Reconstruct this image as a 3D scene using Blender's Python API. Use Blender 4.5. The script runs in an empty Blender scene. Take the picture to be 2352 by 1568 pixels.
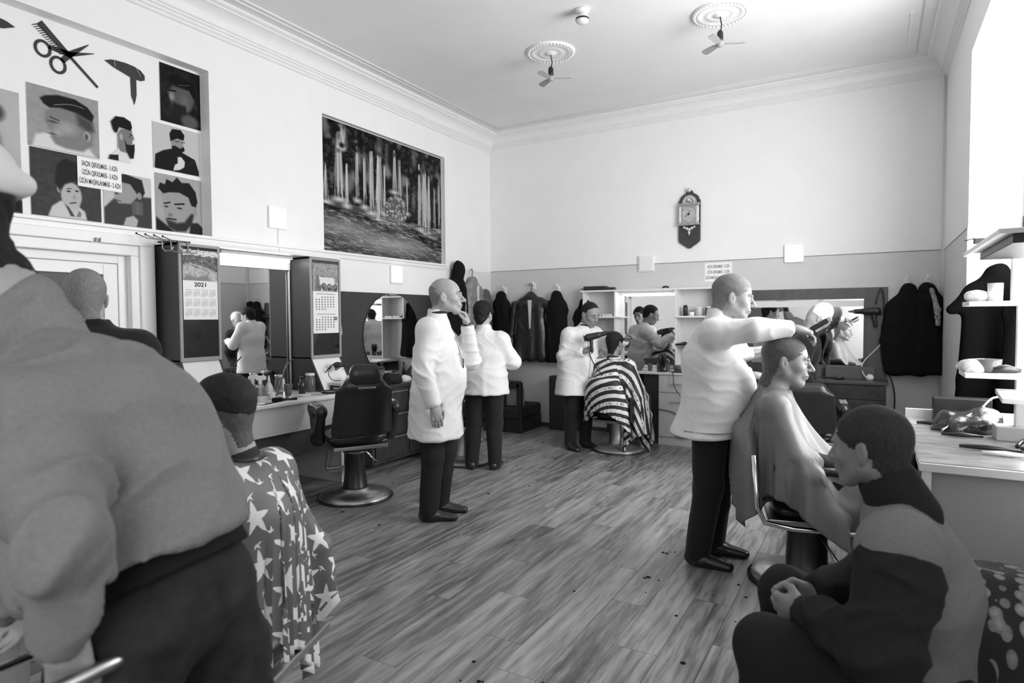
import bpy, bmesh, math, random
import numpy as np
from mathutils import Matrix, Vector

# ------------------------------------------------------------------ camera, world, lights, exposure
scene = bpy.context.scene
COL = scene.collection
random.seed(7)
PI = math.pi

cam_d = bpy.data.cameras.new('camera')
cam = bpy.data.objects.new('camera', cam_d)
COL.objects.link(cam)
_yaw, _pitch, _roll = 0.525179, 0.0380504, -0.00587
_f = Vector((-math.sin(_yaw) * math.cos(_pitch), math.cos(_yaw) * math.cos(_pitch), -math.sin(_pitch)))
_r0 = Vector((math.cos(_yaw), math.sin(_yaw), 0))
_u0 = _r0.cross(_f)
_r = _r0 * math.cos(_roll) + _u0 * math.sin(_roll)
_u = _r.cross(_f)
_m = Matrix((_r, _u, -_f)).transposed().to_4x4()
_m.translation = Vector((0, 0, 1.5))
cam.matrix_world = _m
cam_d.sensor_width = 36
cam_d.lens = 1432.28 / 2352 * 36
cam_d.clip_start = 0.05
cam_d.dof.use_dof = True
cam_d.dof.focus_distance = 4.3
cam_d.dof.aperture_fstop = 2.8
scene.camera = cam

scene.view_settings.view_transform = 'Standard'
scene.view_settings.look = 'None'
scene.view_settings.gamma = 1
scene.view_settings.use_curve_mapping = False
scene.view_settings.exposure = 0.0
scene.cycles.max_bounces = 8
scene.cycles.diffuse_bounces = 5
scene.cycles.glossy_bounces = 4
scene.cycles.caustics_reflective = False
scene.cycles.caustics_refractive = False
scene.cycles.sample_clamp_indirect = 6

world = bpy.data.worlds.new('overcast_sky')
scene.world = world
world.use_nodes = True
world.node_tree.nodes['Background'].inputs[0].default_value = (0.93, 0.96, 1.0, 1)
world.node_tree.nodes['Background'].inputs[1].default_value = 1.6

XL, XR, YB, YR, ZC = -4.795, 0.607, 7.67, -3.2, 4.08
DADO = 2.15


def area_light(name, loc, rot, sx, sy, watts, col=(1, 1, 1)):
    l = bpy.data.lights.new(name, 'AREA')
    l.shape = 'RECTANGLE'
    l.size, l.size_y, l.energy, l.color = sx, sy, watts, col
    o = bpy.data.objects.new(name, l)
    o.location, o.rotation_euler = loc, rot
    COL.objects.link(o)
    return o


# daylight of the three tall street windows, at the glass line
area_light('window_daylight', (0.93, 4.55, 2.2), (0, PI / 2, 0), 2.4, 2.2, 215)
area_light('window_daylight', (0.93, 0.9, 2.2), (0, PI / 2, 0), 2.4, 2.4, 14)
area_light('window_daylight', (0.93, -2.0, 2.2), (0, PI / 2, 0), 2.4, 1.9, 105)


# ------------------------------------------------------------------ node expression helper and materials
class NX:
    """small expression wrapper round a node socket"""
    def __init__(s, nt, sock):
        s.nt, s.s = nt, sock

    def _op(s, op, *b):
        n = s.nt.nodes.new('ShaderNodeMath')
        n.operation = op
        for i, v in enumerate((s,) + b):
            if isinstance(v, NX):
                s.nt.links.new(v.s, n.inputs[i])
            else:
                n.inputs[i].default_value = v
        return NX(s.nt, n.outputs[0])

    def __add__(s, b): return s._op('ADD', b)
    def __sub__(s, b): return s._op('SUBTRACT', b)
    def __mul__(s, b): return s._op('MULTIPLY', b)
    def __truediv__(s, b): return s._op('DIVIDE', b)
    def gt(s, b): return s._op('GREATER_THAN', b)
    def lt(s, b): return s._op('LESS_THAN', b)
    def floor(s): return s._op('FLOOR')
    def fract(s): return s._op('FRACT')
    def absv(s): return s._op('ABSOLUTE')
    def sqrt(s): return s._op('SQRT')
    def sin(s): return s._op('SINE')
    def mod(s, b): return s._op('FLOORED_MODULO', b)
    def minv(s, b): return s._op('MINIMUM', b)
    def maxv(s, b): return s._op('MAXIMUM', b)
    def atan2(s, b): return s._op('ARCTAN2', b)


def new_mat(name):
    m = bpy.data.materials.new(name)
    m.use_nodes = True
    nt = m.node_tree
    b = nt.nodes['Principled BSDF']
    return m, nt, b


def setcol(b, v):
    b.inputs['Base Color'].default_value = (v, v, v * 0.995, 1)


def noise(nt, scale, detail=4, coord='Object', stretch=None, rough=0.6):
    tc = nt.nodes.new('ShaderNodeTexCoord')
    n = nt.nodes.new('ShaderNodeTexNoise')
    n.inputs['Scale'].default_value = scale
    n.inputs['Detail'].default_value = detail
    n.inputs['Roughness'].default_value = rough
    src = tc.outputs[coord]
    if stretch:
        mp = nt.nodes.new('ShaderNodeMapping')
        mp.inputs['Scale'].default_value = stretch
        nt.links.new(src, mp.inputs[0])
        src = mp.outputs[0]
    nt.links.new(src, n.inputs['Vector'])
    return NX(nt, n.outputs[0])


def ramp(nt, fac, stops):
    r = nt.nodes.new('ShaderNodeValToRGB')
    nt.links.new(fac.s, r.inputs[0])
    e = r.color_ramp.elements
    while len(e) > 1:
        e.remove(e[-1])
    e[0].position = stops[0][0]
    e[0].color = (*([stops[0][1]] * 3), 1)
    for p, v in stops[1:]:
        x = e.new(p)
        x.color = (v, v, v, 1)
    return r.outputs[0]


def bump(nt, b, fac, strength, dist=0.01):
    n = nt.nodes.new('ShaderNodeBump')
    n.inputs['Strength'].default_value = strength
    n.inputs['Distance'].default_value = dist
    nt.links.new(fac.s, n.inputs['Height'])
    nt.links.new(n.outputs[0], b.inputs['Normal'])


_mc = {}


def mat(name, v, rough=0.6, metal=0.0, var=0.0, scale=20, bmp=0.0, stretch=None, spec=None, sheen=0.0, coat=0.0):
    """plain procedural material: grey value v, noise variation var, relief bmp"""
    if name in _mc:
        return _mc[name]
    m, nt, b = new_mat(name)
    setcol(b, v)
    b.inputs['Roughness'].default_value = rough
    b.inputs['Metallic'].default_value = metal
    if spec is None and rough > .55:
        spec = .2 if v < .3 else .35
    if spec is not None:
        b.inputs['Specular IOR Level'].default_value = spec
    if sheen:
        b.inputs['Sheen Weight'].default_value = sheen
    if coat:
        b.inputs['Coat Weight'].default_value = coat
    if var or bmp:
        n = noise(nt, scale, stretch=stretch)
        if var:
            nt.links.new(ramp(nt, n, [(0.25, max(0, v * (1 - var))), (0.75, min(1, v * (1 + var)))]), b.inputs['Base Color'])
        if bmp:
            bump(nt, b, n, bmp)
    _mc[name] = m
    return m


def emit(name, strength, v=1.0):
    if name in _mc:
        return _mc[name]
    m, nt, b = new_mat(name)
    setcol(b, v)
    b.inputs['Emission Color'].default_value = (1, 1, 1, 1)
    b.inputs['Emission Strength'].default_value = strength
    _mc[name] = m
    return m


# ------------------------------------------------------------------ object helpers
def tag(o, label=None, cat=None, group=None, kind=None):
    if label: o['label'] = label
    if cat: o['category'] = cat
    if group: o['group'] = group
    if kind: o['kind'] = kind
    return o


def link_mesh(name, me, m=None, parent=None, loc=(0, 0, 0), rotz=0.0, smooth=False, bevel=0.0, solid=0.0):
    o = bpy.data.objects.new(name, me)
    COL.objects.link(o)
    if m is not None:
        me.materials.append(m)
    o.location = loc
    o.rotation_euler = (0, 0, rotz)
    if parent is not None:
        o.parent = parent
    if smooth and len(me.polygons):
        me.polygons.foreach_set('use_smooth', [True] * len(me.polygons))
    if bevel:
        md = o.modifiers.new('bevel', 'BEVEL')
        md.width, md.segments, md.limit_method = bevel, 2, 'ANGLE'
    if solid:
        md = o.modifiers.new('solid', 'SOLIDIFY')
        md.thickness = solid
    return o


def empty(name, loc, label, cat, rotz=0.0, group=None):
    o = bpy.data.objects.new(name, None)
    COL.objects.link(o)
    o.location = loc
    o.rotation_euler = (0, 0, rotz)
    o.empty_display_size = 0.1
    tag(o, label, cat, group)
    return o


def clone(root, loc, rotz=None, label=None):
    r = root.copy()
    COL.objects.link(r)
    r.location = loc
    if rotz is not None:
        r.rotation_euler = (0, 0, rotz)
    if label:
        r['label'] = label
    def rec(a, b):
        for ch in a.children:
            c = ch.copy()
            COL.objects.link(c)
            c.parent = b
            rec(ch, c)
    rec(root, r)
    return r


class MB:
    """mesh builder; coordinates are relative to off"""
    def __init__(s, off=(0, 0, 0)):
        s.v, s.f, s.off = [], [], Vector(off)

    def add(s, vs, fs, M=None):
        n = len(s.v)
        for v in vs:
            v = Vector(v)
            if M is not None:
                v = M @ v
            s.v.append(v - s.off)
        s.f += [tuple(i + n for i in f) for f in fs]
        return s

    def box(s, x0, x1, y0, y1, z0, z1, M=None):
        vs = [(x, y, z) for z in (z0, z1) for y in (y0, y1) for x in (x0, x1)]
        return s.add(vs, [(0, 2, 3, 1), (4, 5, 7, 6), (0, 1, 5, 4), (1, 3, 7, 5), (3, 2, 6, 7), (2, 0, 4, 6)], M)

    def lathe(s, prof, c=(0, 0, 0), n=24, M=None, cap=True):
        vs, fs = [], []
        for r, z in prof:
            for i in range(n):
                a = 2 * PI * i / n
                vs.append((c[0] + r * math.cos(a), c[1] + r * math.sin(a), c[2] + z))
        for j in range(len(prof) - 1):
            for i in range(n):
                k = (i + 1) % n
                fs.append((j * n + i, j * n + k, (j + 1) * n + k, (j + 1) * n + i))
        if cap:
            fs.append(tuple(range(n))[::-1])
            fs.append(tuple((len(prof) - 1) * n + i for i in range(n)))
        return s.add(vs, fs, M)

    def tube(s, pts, r, n=8, closed=False, rs=None):
        pts = [Vector(p) for p in pts]
        vs, fs = [], []
        up = Vector((0, 0, 1))
        N = len(pts)
        prev = None
        for i, p in enumerate(pts):
            a = pts[(i - 1) % N] if (closed or i > 0) else p
            b = pts[(i + 1) % N] if (closed or i < N - 1) else p
            d = (b - a).normalized()
            if prev is None:
                x = d.cross(up)
                if x.length < 1e-3:
                    x = d.cross(Vector((1, 0, 0)))
            else:
                x = prev - d * prev.dot(d)
            x.normalize()
            prev = x
            y = d.cross(x)
            rr = rs[i] if rs else r
            for k in range(n):
                an = 2 * PI * k / n
                vs.append(p + x * (rr * math.cos(an)) + y * (rr * math.sin(an)))
        for i in range(N if closed else N - 1):
            j = (i + 1) % N
            for k in range(n):
                q = (k + 1) % n
                fs.append((i * n + k, j * n + k, j * n + q, i * n + q))
        if not closed:
            fs.append(tuple(range(n)))
            fs.append(tuple((N - 1) * n + k for k in range(n))[::-1])
        return s.add(vs, fs)

    def prism(s, poly, t0, t1, M=None):
        """poly in local xy, extruded in local z from t0 to t1"""
        n = len(poly)
        vs = [(x, y, t0) for x, y in poly] + [(x, y, t1) for x, y in poly]
        fs = [tuple(range(n))[::-1], tuple(range(n, 2 * n))]
        fs += [(i, (i + 1) % n, n + (i + 1) % n, n + i) for i in range(n)]
        return s.add(vs, fs, M)

    def ball(s, c, r, n=10, m=7, sc=(1, 1, 1)):
        vs, fs = [], []
        for j in range(1, m):
            t = PI * j / m
            for i in range(n):
                a = 2 * PI * i / n
                vs.append((c[0] + r * sc[0] * math.sin(t) * math.cos(a), c[1] + r * sc[1] * math.sin(t) * math.sin(a), c[2] + r * sc[2] * math.cos(t)))
        vs += [(c[0], c[1], c[2] + r * sc[2]), (c[0], c[1], c[2] - r * sc[2])]
        for j in range(m - 2):
            for i in range(n):
                k = (i + 1) % n
                fs.append((j * n + i, (j + 1) * n + i, (j + 1) * n + k, j * n + k))
        T, B = len(vs) - 2, len(vs) - 1
        for i in range(n):
            k = (i + 1) % n
            fs.append((i, k, T))
            fs.append(((m - 2) * n + k, (m - 2) * n + i, B))
        return s.add(vs, fs)

    def mesh(s, name):
        me = bpy.data.meshes.new(name)
        me.from_pydata([tuple(v) for v in s.v], [], s.f)
        me.validate()
        return me

    def build(s, name, m, parent=None, **k):
        return link_mesh(name, s.mesh(name), m, parent, **k)


# planes for flat shapes: wall facing +x (left wall) and wall facing -y (back wall)
def on_left(x, y, z):      # local x -> +y, local y -> +z, local z -> +x
    return Matrix(((0, 0, 1, x), (1, 0, 0, y), (0, 1, 0, z), (0, 0, 0, 1)))


def on_back(x, y, z):      # local x -> +x, local y -> +z, local z -> -y
    return Matrix(((1, 0, 0, x), (0, 0, -1, y), (0, 1, 0, z), (0, 0, 0, 1)))


def text_mesh(body, size, M, name, m, parent, sx=1.0, bold=0.0, align='CENTER'):
    cu = bpy.data.curves.new('t', 'FONT')
    cu.body, cu.size, cu.align_x, cu.align_y = body, size, align, 'CENTER'
    cu.offset = bold
    cu.extrude = 0.0004
    o = bpy.data.objects.new('t', cu)
    COL.objects.link(o)
    dg = bpy.context.evaluated_depsgraph_get()
    me = bpy.data.meshes.new_from_object(o.evaluated_get(dg))
    bpy.data.objects.remove(o)
    me.transform(Matrix.Diagonal((sx, 1, 1, 1)))
    me.transform(M)
    me.materials.clear()
    return link_mesh(name, me, m, parent)
# ------------------------------------------------------------------ implicit modelling (figures, cloth, soft things)
def V(*a):
    return np.array(a, dtype=np.float64)


def nrm(v):
    return v / (np.linalg.norm(v) + 1e-12)


def RC(a, b, ra, rb, k=0.02, side=None, ratio=1.0):
    a, b = np.array(a, float), np.array(b, float)
    return ('rc', a, b, ra, rb, k, None if side is None else nrm(np.array(side, float)), ratio)


def EL(c, r, k=0.02, R=None):
    return ('el', np.array(c, float), np.array(r, float), k, R)


def SUB(p):
    return ('sub', p)


def evalp(p, X, Y, Z):
    if p[0] == 'sub':
        return evalp(p[1], X, Y, Z)
    if p[0] == 'rc':
        _, a, b, ra, rb, k, side, ratio = p
        ba = b - a
        L = ba @ ba + 1e-9
        x, y, z = X - a[0], Y - a[1], Z - a[2]
        if side is not None:
            q = (x * side[0] + y * side[1] + z * side[2]) * (1 / ratio - 1)
            x, y, z = x + q * side[0], y + q * side[1], z + q * side[2]
        t = np.clip((x * ba[0] + y * ba[1] + z * ba[2]) / L, 0, 1)
        dx, dy, dz = x - t * ba[0], y - t * ba[1], z - t * ba[2]
        return np.sqrt(dx * dx + dy * dy + dz * dz) - (ra + (rb - ra) * t)
    _, c, r, k, R = p
    x, y, z = X - c[0], Y - c[1], Z - c[2]
    if R is not None:
        x, y, z = (x * R[0, i] + y * R[1, i] + z * R[2, i] for i in range(3))
    x, y, z = x / r[0], y / r[1], z / r[2]
    k0 = np.sqrt(x * x + y * y + z * z) + 1e-9
    k1 = np.sqrt((x / r[0]) ** 2 + (y / r[1]) ** 2 + (z / r[2]) ** 2) + 1e-9
    return k0 * (k0 - 1) / k1


def pk(p):
    q = p[1] if p[0] == 'sub' else p
    return q[5] if q[0] == 'rc' else q[3]


def pbox(p):
    q = p[1] if p[0] == 'sub' else p
    if q[0] == 'rc':
        r = max(q[3], q[4]) * max(1, q[7])
        return np.minimum(q[1], q[2]) - r, np.maximum(q[1], q[2]) + r
    r = q[2].max() if q[4] is not None else q[2]
    return q[1] - r, q[1] + r


def smin(a, b, k):
    h = np.maximum(k - np.abs(a - b), 0) / k
    return np.minimum(a, b) - h * h * k * 0.25


def sdf_pts(prims, P):
    X, Y, Z = P[:, 0], P[:, 1], P[:, 2]
    F = None
    for p in prims:
        d = evalp(p, X, Y, Z)
        if F is None:
            F = d
        elif p[0] == 'sub':
            F = -smin(-F, d, pk(p))
        else:
            F = smin(F, d, pk(p))
    return F


CORN = np.array([(i, j, k) for i in (0, 1) for j in (0, 1) for k in (0, 1)])


def snet(F, org, h):
    S = F < 0
    nx, ny, nz = F.shape
    cnt = np.zeros((nx - 1, ny - 1, nz - 1), np.int8)
    for i, j, k in CORN:
        cnt += S[i:nx - 1 + i, j:ny - 1 + j, k:nz - 1 + k]
    act = (cnt > 0) & (cnt < 8)
    I = np.argwhere(act)
    idm = -np.ones(act.shape, np.int64)
    idm[act] = np.arange(len(I))
    vals = np.stack([F[I[:, 0] + c[0], I[:, 1] + c[1], I[:, 2] + c[2]] for c in CORN], 1).astype(np.float64)
    acc = np.zeros((len(I), 3))
    n = np.zeros(len(I))
    for a in range(8):
        for b in range(a + 1, 8):
            if np.abs(CORN[a] - CORN[b]).sum() != 1:
                continue
            va, vb = vals[:, a], vals[:, b]
            m = (va < 0) != (vb < 0)
            t = np.where(m, va / np.where(m, va - vb, 1), 0)
            acc += m[:, None] * (CORN[a] + t[:, None] * (CORN[b] - CORN[a]))
            n += m
    Vt = (I + acc / n[:, None]) * h + org
    quads = []
    for ax in range(3):
        o1, o2 = [(1, 2), (2, 0), (0, 1)][ax]
        sl0 = [slice(None)] * 3
        sl1 = [slice(None)] * 3
        sl0[ax] = slice(0, -1)
        sl1[ax] = slice(1, None)
        A, B = S[tuple(sl0)], S[tuple(sl1)]
        E = np.argwhere(A != B)
        ok = (E[:, o1] > 0) & (E[:, o2] > 0) & (E[:, o1] < F.shape[o1] - 1) & (E[:, o2] < F.shape[o2] - 1)
        E = E[ok]
        ins = A[E[:, 0], E[:, 1], E[:, 2]]
        q = []
        for d1, d2 in ((0, 0), (1, 0), (1, 1), (0, 1)):
            C = E.copy()
            C[:, o1] -= d1
            C[:, o2] -= d2
            q.append(idm[C[:, 0], C[:, 1], C[:, 2]])
        q = np.stack(q, 1)
        q[~ins] = q[~ins][:, ::-1]
        quads.append(q[:, ::-1] if False else q)
    Q = np.concatenate(quads)
    return Vt, Q


def build_field(prims, h, cut=None, pad=0.03):
    lo = np.min([pbox(p)[0] for p in prims if p[0] != 'sub'], 0) - pad
    hi = np.max([pbox(p)[1] for p in prims if p[0] != 'sub'], 0) + pad
    n = np.ceil((hi - lo) / h).astype(int) + 1
    F = np.full(n, 1.0, np.float32)
    ax = [lo[i] + h * np.arange(n[i]) for i in range(3)]
    for p in prims:
        k = pk(p)
        b0, b1 = pbox(p)
        m = k + 2.5 * h
        i0 = np.maximum(np.floor((b0 - m - lo) / h).astype(int), 0)
        i1 = np.minimum(np.ceil((b1 + m - lo) / h).astype(int) + 1, n)
        if (i1 <= i0).any():
            continue
        sl = tuple(slice(i0[i], i1[i]) for i in range(3))
        X = ax[0][sl[0]][:, None, None]
        Y = ax[1][sl[1]][None, :, None]
        Z = ax[2][sl[2]][None, None, :]
        d = evalp(p, X, Y, Z)
        if p[0] == 'sub':
            F[sl] = -smin(-F[sl], d, k)
        else:
            F[sl] = smin(F[sl], d, k)
    if cut is not None:
        F = cut(F, ax[0][:, None, None], ax[1][None, :, None], ax[2][None, None, :])
    return F, lo, ax


def vnormals(Vt, Q):
    e1, e2 = Vt[Q[:, 2]] - Vt[Q[:, 0]], Vt[Q[:, 3]] - Vt[Q[:, 1]]
    fn = np.cross(e1, e2)
    N = np.zeros_like(Vt)
    for i in range(4):
        np.add.at(N, Q[:, i], fn)
    return N / (np.linalg.norm(N, axis=1)[:, None] + 1e-12)


def waves(P, seed, freq, stretch=(1, 1, 1), n=6):
    rs = np.random.RandomState(seed)
    P = P * np.array(stretch) * freq
    w = P + 0.6 * np.sin(P[:, [1, 2, 0]] * 1.3 + rs.rand(3) * 6)
    f = np.zeros(len(P))
    for i in range(n):
        d = nrm(rs.randn(3))
        f += np.sin(w @ d * (1 + 0.8 * rs.rand()) * 2 + rs.rand() * 6.28)
    return f / n


def folds(P, seed, freq, stretch=(1, 1, 1)):
    f = waves(P, seed, freq, stretch)
    return 1 - np.minimum(np.abs(f) * 3.2, 1.0) ** 0.8 * 1.0


def np_mesh(name, Vt, Q, smooth=True):
    me = bpy.data.meshes.new(name)
    Q = np.asarray(Q)
    nv, nf = len(Vt), len(Q)
    k = Q.shape[1]
    me.vertices.add(nv)
    me.vertices.foreach_set('co', np.asarray(Vt, np.float32).ravel())
    me.loops.add(nf * k)
    me.loops.foreach_set('vertex_index', Q.astype(np.int32).ravel())
    me.polygons.add(nf)
    me.polygons.foreach_set('loop_start', np.arange(0, nf * k, k, dtype=np.int32))
    me.polygons.foreach_set('use_smooth', np.full(nf, smooth))
    me.update(calc_edges=True)
    return me


def sdf_mesh(prims, h, cut=None, disp=None, relax=0):
    F, lo, ax = build_field(prims, h, cut)
    Vt, Q = snet(F, lo, h)
    Q = Q[(Q >= 0).all(1)]
    if disp is not None:
        N = vnormals(Vt, Q)
        Vt = Vt + N * disp(Vt)[:, None]
    return Vt, Q


def join_vq(*a):
    vs, qs, n = [], [], 0
    for Vt, Q in a:
        vs.append(Vt)
        qs.append(Q + n)
        n += len(Vt)
    return np.concatenate(vs), np.concatenate(qs)


def soft(name, prims, h, m, parent=None, cut=None, disp=None, loc=(0, 0, 0), rotz=0.0):
    Vt, Q = sdf_mesh(prims, h, cut, disp)
    return link_mesh(name, np_mesh(name, Vt, Q), m, parent, loc=loc, rotz=rotz)


# ------------------------------------------------------------------ heads and hands
def rot3(yaw, pitch=0.0, roll=0.0):
    """forward +x; pitch > 0 looks down; roll tips towards +y"""
    cy, sy, cp, sp, cr, sr = math.cos(yaw), math.sin(yaw), math.cos(pitch), math.sin(pitch), math.cos(roll), math.sin(roll)
    Rz = np.array([[cy, -sy, 0], [sy, cy, 0], [0, 0, 1]])
    Ry = np.array([[cp, 0, sp], [0, 1, 0], [-sp, 0, cp]])
    Rx = np.array([[1, 0, 0], [0, cr, -sr], [0, sr, cr]])
    return Rz @ Ry @ Rx


def head_prims(jaw=1.0, nose=1.0, fat=1.0, brow=1.0):
    P = [EL((-.018, 0, .036), (.099, .078, .088), .02),
         EL((.022, 0, .018), (.066, .066, .07), .03),
         EL((.036, 0, -.03), (.05, .056 * fat, .066), .03),
         EL((-.03, 0, -.02), (.07, .062 * fat, .06), .03)]
    for s in (-1, 1):
        P += [RC((-.005, s * .05 * fat, -.052), (.06, s * .016, -.094 * jaw), .022, .018, .03),
              EL((.052, s * .037 * fat, -.022), (.028, .024, .022), .02),
              RC((.082, s * .042, .022), (.094, s * .012, .017), .008 * brow, .008 * brow, .014)]
    P += [EL((.068, 0, -.096 * jaw), (.02, .022, .018), .02),
          EL((.082, 0, -.055), (.016, .028, .026), .02)]
    for s in (-1, 1):
        P += [SUB(EL((.101, s * .033, .004), (.023, .02, .013), .012)),
              EL((.079, s * .032, .002), (.0125, .0135, .0115), .003)]
    P += [RC((.088, 0, .012), (.112 * (0.5 + 0.5 * nose), 0, -.03), .0085, .0125, .01)]
    for s in (-1, 1):
        P += [EL((.1, s * .012, -.034), (.011, .008, .008), .006)]
    P += [EL((.094, 0, -.059), (.011, .023, .0055), .005),
          SUB(RC((.108, .024, -.0655), (.108, -.024, -.0655), .0035, .0035, .004)),
          EL((.091, 0, -.072), (.011, .02, .007), .005)]
    for s in (-1, 1):
        R = rot3(s * -.35, -.12, 0)
        P += [EL((-.012, s * .081, -.008), (.02, .0075, .033), .006, R),
              SUB(EL((-.003, s * .09, -.004), (.012, .0075, .021), .004, R)),
              EL((-.002, s * .078, -.006), (.006, .008, .009), .004)]
    return P


def hair_region(style):
    tabs = {
        'short': ([-.2, -.128, -.112, -.05, -.02, .0, .03, .06, .085, .2], [-.3, -.2, -.062, -.04, -.028, -.02, .03, .07, .1, .3]),
        'receded': ([-.2, -.07, -.045, -.01, .02, .05, .08, .1, .2], [-.3, -.08, -.04, -.025, -.01, .02, .045, .06, .2]),
        'bald': ([-.2, -.06, -.045, -.01, .02, .05, .075, .09, .2], [-.3, -.085, -.05, -.035, -.03, -.05, -.09, -.3, -.4]),
        'fade': ([-.2, -.05, -.03, 0, .03, .05, .07, .09, .2], [-.3, -.2, -.115, -.09, -.03, .03, .07, .1, .3]),
    }
    return tabs[style]


def make_head(h, R, c, S, style, thick, jaw=1.0, nose=1.0, fat=1.0, neck=None, brow=1.0, collar=None):
    """returns skin (V,Q), hair (V,Q) or None, eye builder points; local -> posed"""
    P = head_prims(jaw, nose, fat, brow)
    nk = [RC((-.03, 0, -.05), ((np.array(neck) - c) @ R) / S if neck is not None else (-.05, 0, -.16), .052 * fat, .06 * fat, .03)]
    Vs, Qs = sdf_mesh(P + nk, h / S)
    hair = None
    if style:
        zt, xt = hair_region(style)
        P2 = [p for p in P if not (p[0] != 'sub' and p[0] == 'el' and abs(abs(p[1][1]) - .081) < 1e-6) and p[0] != 'sub'][:8] + nk

        def cut(F, X, Y, Z):
            lim = np.interp(Z + 0.02 * np.abs(Y) / .08 * (Z < .05), zt, xt)
            reg = (X - lim) * 0.8 + .0035 * np.sin(X * 310 + 2 * np.sin(Z * 260)) * np.sin(Y * 290 + 1.7 * np.sin(X * 200)) + .003 * np.sin(Z * 420 + Y * 350)
            tt = thick * np.clip((Z + .05) / .1, .22, 1)
            return -smin(-(F - tt), -(reg + 0 * F), .006)
        hs = thick
        Vh, Qh = sdf_mesh(P2, h / S, cut, lambda q: hs * .35 * waves(q, 5, 60))
        hair = (Vh * S @ R.T + c, Qh)
    return (Vs * S @ R.T + c, Qs), hair


def make_hand(h, wrist, d, n, s, curl=0.5, S=1.0, thumb=0.6, spread=0.0):
    """d: towards fingers, n: palm normal (outwards from the palm side), s: towards the thumb"""
    d, n = nrm(np.array(d, float)), np.array(n, float)
    n = nrm(n - d * (n @ d))
    s = nrm(np.array(s, float))
    s = nrm(s - d * (s @ d) - n * (s @ n))
    P = [RC((0, 0, 0), (.05, 0, 0), .024, .03, .012, (0, 1, 0), 1.0),
         RC((.03, .018, 0), (.086, .026, 0), .016, .0125, .015),
         RC((.03, -.012, 0), (.082, -.028, 0), .016, .0115, .015),
         RC((.03, .0, 0), (.09, .0, 0), .017, .0125, .018)]
    P[0] = RC((-.01, 0, 0), (.045, 0, 0), .0235, .019, .015, (0, 1, 0), 1.35)
    for i, (y, L, r) in enumerate(((.029, .072, .0088), (.0095, .08, .009), (-.0105, .074, .0086), (-.029, .058, .0076))):
        p = np.array((.088 - abs(y) * .15, y, 0.0))
        ang = 0.25 * curl
        sp = spread * (1.5 - i) * .12
        for j, fr in enumerate((.45, .3, .25)):
            ang += curl * (.75, .9, .6)[j]
            q = p + L * fr * np.array((math.cos(ang) * math.cos(sp), math.sin(sp) * math.cos(ang), math.sin(ang)))
            P.append(RC(p, q, r * (1 - .08 * j), r * (.92 - .08 * j), .004))
            p = q
    p = np.array((.018, .024, .006))
    q = p + np.array((.032, .026, .014))
    P.append(RC(p, q, .0145, .011, .012))
    p = q
    q = p + np.array((.03, .006 - .014 * thumb, .006 + .016 * thumb))
    P.append(RC(p, q, .0108, .0095, .004))
    p = q
    q = p + np.array((.022, -.006 * thumb, .002 + .012 * thumb))
    P.append(RC(p, q, .0095, .0078, .004))
    Vt, Q = sdf_mesh(P, h / S)
    M = np.stack([d, s, n], 0)
    if np.linalg.det(M) < 0:
        Q = Q[:, ::-1]
    return Vt * S @ M + np.array(wrist, float), Q
# ------------------------------------------------------------------ people
SKIN = lambda v: mat('skin_%02d' % int(v * 100), v, 0.55, var=0.12, scale=30, bmp=0.05)
HAIR = lambda v: mat('hair_%02d' % int(v * 100), v, 0.7, var=0.35, scale=160, bmp=0.25, stretch=(1, 1, .4))


def cloth_mat(name, v, rough=0.85, var=0.05):
    return mat(name, v, rough, var=var, scale=45, bmp=0.08, sheen=0.1)


WHITE = cloth_mat('white_coat_cotton', 0.7)
WHITE2 = cloth_mat('white_tunic_cotton', 0.72)
BLACK = cloth_mat('black_trouser_cloth', 0.014)
BLACK2 = cloth_mat('black_jacket_cloth', 0.010)
SHOE = mat('black_shoe_leather', 0.015, 0.3, spec=0.5)

STAND = dict(pel=(0, 0, .95), che=(0, 0, 1.26), nek=(-.01, 0, 1.47), head=(.03, 0, 1.635),
             sL=(0, .175, 1.41), eL=(-.03, .235, 1.13), wL=(.03, .24, .88),
             sR=(0, -.175, 1.41), eR=(-.03, -.235, 1.13), wR=(.03, -.24, .88),
             hL=(0, .09, .93), kL=(.02, .1, .5), aL=(-.02, .1, .09), fL=0.15,
             hR=(0, -.09, .93), kR=(.02, -.1, .5), aR=(-.02, -.1, .09), fR=-0.15)


def limbs(J, w, tors=True, arms='LR', legs='LR', belly=0.0):
    g = lambda k: np.array(J[k], float)
    P = []
    lat = nrm(g('sL') - g('sR'))
    up = nrm(g('che') - g('pel'))
    lat = nrm(lat - up * (lat @ up))
    if tors:
        P += [RC(g('pel'), g('che'), .118 + w + belly * .6, .122 + w + belly * .3, .05, lat, 1.32),
              RC(g('che'), g('nek') * .35 + g('che') * .65, .122 + w, .1 + w, .05, lat, 1.38),
              RC(g('sL'), g('sR'), .06 + w, .06 + w, .06),
              RC(g('nek') - up * .03, g('nek') + up * .02, .07 + w * .6, .055 + w * .3, .05)]
        if belly:
            fw = nrm(np.cross(lat, up))
            P.append(EL(g('pel') * .62 + g('che') * .38 + fw * (.05 + belly * .5), np.array((.11, .13, .15)) + w + belly, .06))
    for s in arms:
        P += [RC(g('s' + s), g('e' + s), .054 + w, .042 + w * .9, .035),
              RC(g('e' + s), g('w' + s), .042 + w * .9, .028 + w * .75, .02)]
    for s in legs:
        P += [RC(g('h' + s), g('k' + s), .088 + w * .6, .056 + w * .8, .04),
              RC(g('k' + s), g('a' + s), .056 + w * .8, .038 + w, .03)]
    return P


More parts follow.
